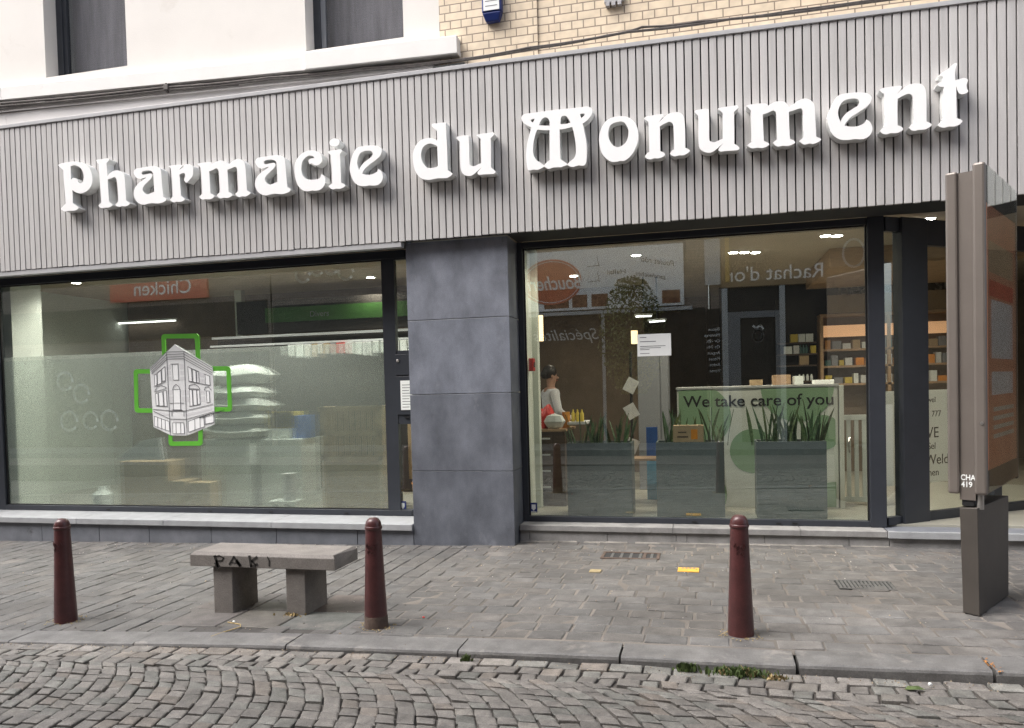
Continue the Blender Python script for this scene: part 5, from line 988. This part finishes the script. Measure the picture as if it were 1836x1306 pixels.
# ---- left room
t = thing('crate_panel', 'pale wooden slatted crate leaning behind the frosted glass', 'crate', (-4.33, .95, -.045))
mb = MB()
for z in (.62, .93, 1.24): mb.box(-.43, .43, -.03, 0, z, z + .06)
mb.build('rail', M['pallet'], t)
mb = MB()
for k in range(11): mb.box(-.42 + k * .079, -.362 + k * .079, .001, .02, .60, 1.30)
mb.build('slat_panel', M['pallet'], t)
for s in (-.41, .37): MB().box(s, s + .05, -.03, .3, 0, 1.3).build('post', M['pallet'], t)
tag(MB().box(-4.75, -3.95, .93, 1.45, -.045, .555).build('carton', M['card'], bevel=.005), 'big brown carton under the slatted crate', 'carton')
def pillow(x, y, z, w, d, h, say, rz_=0):
    n = 14; vs = []; fs = []
    for s in (1, -1):
        for i in range(n + 1):
            for j in range(n + 1):
                u, v = i / n * 2 - 1, j / n * 2 - 1; e = max(0, (1 - u ** 4) * (1 - v ** 4)) ** .5
                vs.append((u * w * (1 - .06 * (1 - v * v)), v * d * (1 - .06 * (1 - u * u)), s * h * e + .012 * math.sin(3 * u + 2 * v + x * 5)))
    for s in range(2):
        o_ = s * (n + 1) ** 2
        for i in range(n):
            for j in range(n): q = o_ + i * (n + 1) + j; f_ = (q, q + n + 1, q + n + 2, q + 1); fs.append(f_ if s == 0 else f_[::-1])
    o = MB().add(vs, fs).build('sack', M['sack'], smooth=True, loc=(x, y, z)); o.rotation_euler = (0, R.uniform(-.06, .06), rz_); tag(o, say, 'sack', 'grey sacks stacked behind the frosted glass')
zz = .86
for k, say in enumerate(('lowest grey sack of the stack behind the emblem', 'second grey sack from the bottom of the stack', 'third grey sack from the bottom of the stack', 'fourth grey sack, just under the upright one')):
    pillow(-6.15 + R.uniform(-.05, .05), 1.3, zz + .09, .42, .28, .095, say); zz += .175
o = None
pillow(-6.08, 1.3, zz + .14, .36, .26, .13, 'topmost grey pillow with pointed corners on the sack stack', .1)
for (x0, x1, say) in ((-6.62, -5.88, 'white display block under the grey sacks'), (-5.72, -5.12, 'white display block right of the one with sacks')):
    tag(MB().box(x0, x1, 1.1, 1.6, -.045, .84).build('display_block', M['whitebox'], bevel=.006), say, 'display block')
for (x0, z0, w, h, m_, say) in ((-5.66, 1.14, .40, .22, 'ylw', 'lower yellow box on the right display block'), (-5.63, 1.37, .36, .22, 'ylw', 'upper yellow box on the right display block'), (-5.3, .95, .2, .30, 'bluep', 'blue packet right of the yellow boxes'), (-5.66, .845, .34, .13, 'whitebox', 'white tray under the yellow boxes')):
    if m_ == 'ylw' and z0 > 1.2: z0 = 1.197
    if m_ == 'ylw' and z0 < 1.2: z0 = .976
    if m_ == 'bluep': z0 = .842
    tag(MB().box(x0, x0 + w, 1.2, 1.45, z0, z0 + h).build('packet', M[m_], bevel=.004), say, 'packet')
t = thing('step_stool', 'small white stool with a jug on it near the glass', 'stool', (-5.19, .8, -.045))
MB().box(-.19, .19, -.12, .12, .10, .13).box(-.19, -.12, -.12, .12, 0, .099).box(.12, .19, -.12, .12, 0, .099).box(-.04, .03, -.12, .12, 0, .099).build('stool', M['whitebox'], t)
t = thing('jug', 'pale jug standing on the small white stool', 'jug', (-5.14, .8, .086)); MB().lathe([(.075, 0), (.085, .12), (.08, .27), (.085, .34)], 14).build('body', M['lightgrey'], t, smooth=True); MB().tube([(.08, 0, .30), (.13, 0, .26), (.13, 0, .14), (.085, 0, .10)], .01, 6).build('handle', M['lightgrey'], t, smooth=True)
for (x0, x1, h, m_, say) in ((-7.70, -6.95, .62, 'card', 'large brown carton behind the glass below the emblem'), (-6.66, -6.32, .34, 'card', 'small brown carton right of the large one'), (-6.93, -6.70, .36, 'card', 'narrow brown carton between two cartons')):
    tag(MB().box(x0, x1, .85, 1.2, -.045, -.045 + h).build('carton', M[m_], bevel=.005), say, 'carton')
o = tag(MB().prism([(-7.72, .60), (-7.30, .86), (-7.02, .90), (-6.98, .60)], .80, .84).build('white_sheet', M['lightgrey']), 'white sheet sticking out of the large carton', 'sheet')
t = thing('white_bottle', 'white plastic canister at the left behind the glass', 'canister', (-7.87, .72, -.045)); MB().lathe([(.13, 0), (.13, .2), (.06, .26), (.05, .3)], 14).build('body', M['whitebox'], t, smooth=True)
t = thing('goods_rail', 'metal rail hung with small packets under the green strip', 'rail', (0, 0, 0))
MB().box(-7.3, -3.4, 2.4, 2.44, 2.285, 2.32).build('rail_bar', M['oppgrey'], t); MB().box(-7.3, -3.4, 2.35, 2.38, 2.16, 2.19).build('rail_bar', M['oppgrey'], t)
MB().box(-7.3, -3.4, 2.55, 2.6, .0, 2.33).build('rack_back', M['wallblack'], t)
x = -5.95; rr = random.Random(5)
while x < -3.7:
    w = rr.uniform(.07, .13); mm = rr.choice(['red', 'lightgrey', 'whitebox', 'card', 'cab', 'whitebox']); h = rr.uniform(.14, .2)
    tag(MB().box(x, x + w, 2.28, 2.345, 2.15 - h, 2.15).build('hanging_packet', M[mm], bevel=.003), 'small packet hanging from the metal rail behind the left window', 'packet', 'packets hanging on the rail'); x += w + rr.uniform(.01, .03)
t = thing('orange_bin', 'orange plastic bin behind the service door glass', 'bin', (-3.38, 1.0, -.045)); MB().lathe([(.14, 0), (.17, .32), (.18, .34), (.16, .36)], 18).build('bin', M['orange'], t, smooth=True)
tag(MB().box(-3.72, -3.28, 1.3, 1.7, .3, 1.1).build('crate_panel', M['pallet'], bevel=.006), 'brown crate seen through the service door\'s lower glass', 'crate')
tag(MB().box(-3.85, -3.35, 2.2, 2.5, 1.86, 2.12).build('basket', M['amber'], bevel=.01), 'orange brown basket behind the service door\'s upper glass', 'basket')
tag(MB().box(-3.9, -3.3, 2.21, 2.5, 1.82, 1.855).build('wall_board', M['wood']), 'wooden board carrying the orange brown basket', 'board')

# ceiling lamps: those seen lit, then spots added to brighten the rooms
def spot(x, y, z, say, e=40, col=(1, .86, .68), r_=.055):
    l = bpy.data.lights.new('spot_light', 'SPOT'); l.energy = e; l.color = col; l.spot_size = math.radians(150); l.spot_blend = .7; l.shadow_soft_size = .05
    lo = bpy.data.objects.new('spot_light', l); COL.objects.link(lo); lo.location = (x, y, z - .03)
    t = thing('ceiling_spot', say, 'spotlight', (x, y, z), 0, 'lit ceiling spots'); MB().lathe([(r_ + .015, -.008), (r_ + .015, 0)], 18).build('rim', M['whitebox'], t, smooth=False); MB().lathe([(r_, -.0125), (r_, -.0085)], 18).build('glowing_disc', M['spotglow'], t)
for x, y, say in ((1.37, 1.61, 'left lit spot of the pair at the upper right of the shop ceiling'), (1.50, 1.66, 'right lit spot of the pair at the upper right of the shop ceiling'), (.37, 2.38, 'first of three lit ceiling spots in a row above the counter'), (.51, 2.43, 'middle of three lit ceiling spots in a row above the counter'), (.65, 2.49, 'last of three lit ceiling spots in a row above the counter'), (-.84, 2.10, 'lit spot above the notice sheet'), (-4.71, 2.52, 'lit spot high in the left shop window'), (-1.9, 3.6, 'lit ceiling spot far back above the desk')):
    spot(x, y, 3.099, say, 26 if x > -3 else 32)
for x, y, e, say in ((-6.3, 1.0, 120, 'added unseen spot above the grey sacks in the left room'), (-7.9, 1.0, 85, 'added unseen spot above the large brown carton in the left room'), (-4.6, .95, 150, 'added unseen spot above the slatted crate in the left room'), (-8.7, 1.3, 26, 'lit spot by the far left column'), (-1.5, .9, 24, 'added unseen spot above the left planter'), (-.1, .9, 28, 'added unseen spot above the middle planter'), (.95, .9, 28, 'added unseen spot above the right planter'), (2.6, 3.6, 48, 'added spot before the long product shelf')):  # spots added to brighten goods, planters and shelf, most hidden from view
    spot(x, y, 3.099 if y < 3 else 2.85, say, e, (1, .93, .84) if x < -3 else (1, .87, .70))
spot(2.3, 1.0, 3.099, 'added spot just inside the slanting entrance', 24)  # added spot that lights the door panel from behind
for x, y, z, l, rz_, say in ((-9.6, 3.5, 2.72, 1.7, .0, 'long lit ceiling tube at the back of the left room'), (-.92, 4.2, 2.48, .28, .1, 'upper short lit tube behind the notice sheet'), (-.72, 4.3, 2.40, .30, -.5, 'slanting short lit tube behind the notice sheet')):
    t = thing('tube_lamp', say, 'lamp', (x, y, z), rz_); MB().box(-l / 2, l / 2, -.03, .03, .02, .05).build('housing', M['whitebox'], t); MB().box(-l / 2 + .02, l / 2 - .02, -.02, .02, 0, .019).build('tube', M['tubeglow'], t)
    if 'left room' not in say: MB().box(-.01, .01, -.01, .01, .05, 3.1 - z).build('stem', M['framein'], t)
# ------------------------------------------------------------------ across the street (seen in the shop windows' reflections)
OY = -11.32
def opp(name, x0, x1, h, m, say):
    t = thing(name, say, 'building', (0, 0, 0)); MB().box(x0, x1, OY - 6, OY - .12, -.5, h).build('wall', M[m], t); return t
a = opp('opposite_building', -45, -12.3, 14.6, 'oppbrick', 'brown brick building across the street with the red Chicken board')
b = opp('opposite_building', -12.25, -5.35, 14.0, 'oppbrick', 'brown brick building across the street left of the butcher')
c = opp('opposite_building', -5.3, .1, 13.4, 'oppbrick', 'brick building across the street over the white butcher signboard')
d = opp('opposite_building', .15, 20, 12.4, 'oppbrick', 'brick building across the street with the gold dealer lettering')
MB().box(.02, .40, OY - .119, OY - .03, 3.9, 5.4).build('pale_panel', M['oppgrey'], d); MB().box(-.46, .02, OY - .119, OY - .06, -.08, 3.35).build('dark_pier', M['oppdark'], d)
for x0_, x1_, z0_, z1_ in ((-22, -12.4, 3.2, 4.2), (-12.2, -5.4, -.08, 4.0), (-22, -12.4, -.08, 2.7)): MB().box(x0_, x1_, OY - .119, OY - .08, z0_, z1_).build('shop_front', M['oppdark'], a if x0_ < -13 else b)
mb = MB()
for cx_, cz_, r0 in ((-19.6, 2.0, .28), (-19.0, 1.6, .28), (-19.5, .75, .30), (-18.7, .75, .26), (-18.0, .75, .30), (-11.2, 4.85, .22), (-10.75, 5.0, .2), (-10.3, 5.0, .2), (-9.85, 4.85, .22)): stroke(mb, [(cx_ + r0 * math.cos(k / 8 * math.pi), cz_ + r0 * math.sin(k / 8 * math.pi)) for k in range(15)], .07, OY - .079, OY - .074)
mb.build('ring_ornament', M['oppwhite'], a)
for par, xs in ((a, (-22, -18.5, -15)), (b, (-11, -8)), (c, (-4.2, -1.6)), (d, (1.6, 4.6, 7.4))):
    for x in xs:
        if par is c: continue
        w = MB().box(x, x + 1.1, OY - .14, OY - .10, 6.3, 8.2).build('window', M['glassup'], par); MB().box(x - .06, x, OY - .15, OY - .09, 6.2, 8.2).box(x + 1.1, x + 1.16, OY - .15, OY - .09, 6.2, 8.2).build('frame', M['whitebox'], w)
rotS = (math.pi / 2, 0, math.pi)
def board(name, say, x0, x1, z0, z1, m, d_=.09):
    t = thing(name, say, 'sign', (0, 0, 0)); MB().box(x0, x1, OY - .119, OY - .119 + d_, z0, z1).build('board', M[m], t); return t, OY - .118 + d_
t, yb = board('shop_sign', 'red shop sign reading Chicken across the street', -17.75, -14.33, 4.36, 5.1, 'oppred')
text('sign_lettering', 'Chicken', M['oppwhite'], .62, (-14.85, yb, 4.53), rotS, t, .004)
t, yb = board('shop_sign', 'white butcher signboard with an orange oval across the street', -5.25, -.5, 3.44, 5.0, 'oppwhite')
ov = MB(); pts = [(-3.92 + .80 * math.cos(k / 24 * math.pi), 4.20 + .60 * math.sin(k / 24 * math.pi)) for k in range(48)]
ovo = ov.prism(pts, yb, yb + .012).build('orange_oval', M['opporange'], t)
mb = MB(); q = [(-3.92 + .74 * math.cos(k / 24 * math.pi), 4.20 + .54 * math.sin(k / 24 * math.pi)) for k in range(49)]
stroke(mb, q, .02, yb + .0125, yb + .016); mb.build('oval_line', M['oppwhite'], ovo)
text('sign_lettering', 'Boucherie', M['oppwhite'], .52, (-3.06, yb + .014, 4.0), rotS, t, .004, shear=.3, sx=.78, bold=.006)
text('sign_lettering', 'Hallal', M['oppdark'], .17, (-1.95, yb, 4.32), rotS, t, .003, sx=1.3)
text('sign_lettering', 'Poulet rôti', M['greyline'], .2, (-.72, yb, 4.42), (math.pi / 2, math.radians(-12), math.pi), t, .003, shear=.35)
text('sign_lettering', 'sandwiches', M['greyline'], .17, (-.95, yb, 4.10), (math.pi / 2, math.radians(-12), math.pi), t, .003, shear=.35)
for xx, zz in ((-2.95, 4.55), (-2.95, 4.15)): 
    mb = MB(); stroke(mb, [(xx, zz), (xx + .3, zz + .02)], .015, yb, yb + .003); stroke(mb, [(xx + .3, zz), (xx + .25, zz + .25)], .015, yb, yb + .003); mb.build('menu_mark', M['greyline'], t)
for (x0, x1) in ((-4.13, -3.47), (-3.38, -2.98), (-2.87, -2.44), (-1.05, -.6)): MB().box(x0, x1, yb, yb + .006, 3.50, 3.83).build('food_picture', M['meat'], t)
cf = thing('shop_window', 'dark butcher shop front across the street below the white board', 'shopfront', (0, 0, 0))
MB().box(-5.2, -.3, OY - .119, OY - .08, -.08, 3.30).build('dark_panel', M['oppdark'], cf); MB().box(-5.25, -.3, OY - .119, OY - .02, 3.31, 3.40).build('ledge', M['oppgrey'], cf)
for x in (-2.62, -4.9): MB().box(x, x + .08, OY - .079, OY - .03, -.08, 3.3).build('mullion', M['oppgrey'], cf)
text('window_lettering', 'Spécialités', M['lightgrey'], .42, (-2.68, OY - .079, 2.66), rotS, cf, .002, shear=.35)
t, yb = board('shop_sign', 'tan fascia reading Rachat d\'or across the street', .42, 5.6, 3.80, 5.2, 'opptan')
text('sign_lettering', 'Rachat d\'or', M['oppwhite'], .50, (2.86, yb, 3.95), rotS, t, .004)
mb = MB(); stroke(mb, [(3.52 + .24 * math.cos(k / 12 * math.pi), 4.48 + .33 * math.sin(k / 12 * math.pi)) for k in range(25)], .05, yb, yb + .004); mb.build('ring_logo', M['oppwhite'], t)
MB().box(.52, .62, OY - .118, OY + .03, 3.95, 5.3).build('gold_edge', mat('gold_edge', (.5, .33, .08), .5, .1, 5), t)
df = thing('shop_window', 'grey framed gold dealer front across the street with a dark door', 'shopfront', (0, 0, 0))
MB().box(.42, 5.6, OY - .119, OY - .07, -.08, 3.79).build('dark_panel', M['oppdark'], df)
for x0, x1, z0, z1 in ((.42, .56, -.08, 3.79), (1.80, 1.93, -.08, 3.79), (.56, 1.80, 3.03, 3.19), (.56, .86, -.08, 1.5), (1.70, 1.80, -.08, 3.03), (.56, .86, 1.5, 3.03), (3.9, 4.0, -.08, 3.79)): MB().box(x0, x1, OY - .069, OY - .02, z0, z1).build('grey_frame', M['oppgrey'] if x0 in (.42, 1.80, 3.9) else M['cab'], df)
mb = MB(); stroke(mb, [(1.29 + .11 * math.cos(k / 10 * math.pi), 2.58 + .13 * math.sin(k / 10 * math.pi)) for k in range(21)], .05, OY - .069, OY - .066); stroke(mb, [(1.18, 2.82), (1.24, 2.76), (1.34, 2.84), (1.40, 2.76)], .05, OY - .069, OY - .066); mb.build('ring_mark', M['oppwhite'], df)
t, yb = board('notice_board', 'dark price list board across the street', .05, .38, 1.4, 3.3, 'oppdark', .06)
for k, w_ in enumerate(('Bijoux', 'Montres', 'Or 18k', 'Or 24k', 'Argent', 'Pièces', 'Achat', 'Vente')): text('list_line', w_, M['oppwhite'], .11, (.36, yb, 2.75 - k * .15), rotS, t, .002)
t = thing('street_tree', 'small leafy tree across the street', 'tree', (-1.75, -10.35, -.08))
MB().tube([(0, 0, 0), (.02, 0, 1.2), (-.02, .02, 2.2), (0, 0, 3.4)], [.08, .065, .05, .02], 10).build('trunk', M['bark'], t, smooth=True)
mb = MB()
for k in range(2600):
    a_, zc = R.uniform(0, 6.28), R.uniform(1.3, 4.15); rmax = .85 * math.sin(math.pi * min(1, max(.05, (zc - 1.1) / 3.2))) ** .6; r_ = rmax * R.random() ** .5
    p0 = Vector((r_ * math.cos(a_), r_ * math.sin(a_), zc)); dd = Vector((R.uniform(-1, 1), R.uniform(-1, 1), R.uniform(-1, 1))).normalized() * .05; ee = dd.orthogonal().normalized() * .025
    mb.add([p0 - dd, p0 + ee, p0 + dd, p0 - ee], [(0, 1, 2, 3)])
mb.build('crown', M['oppgreen'], t)
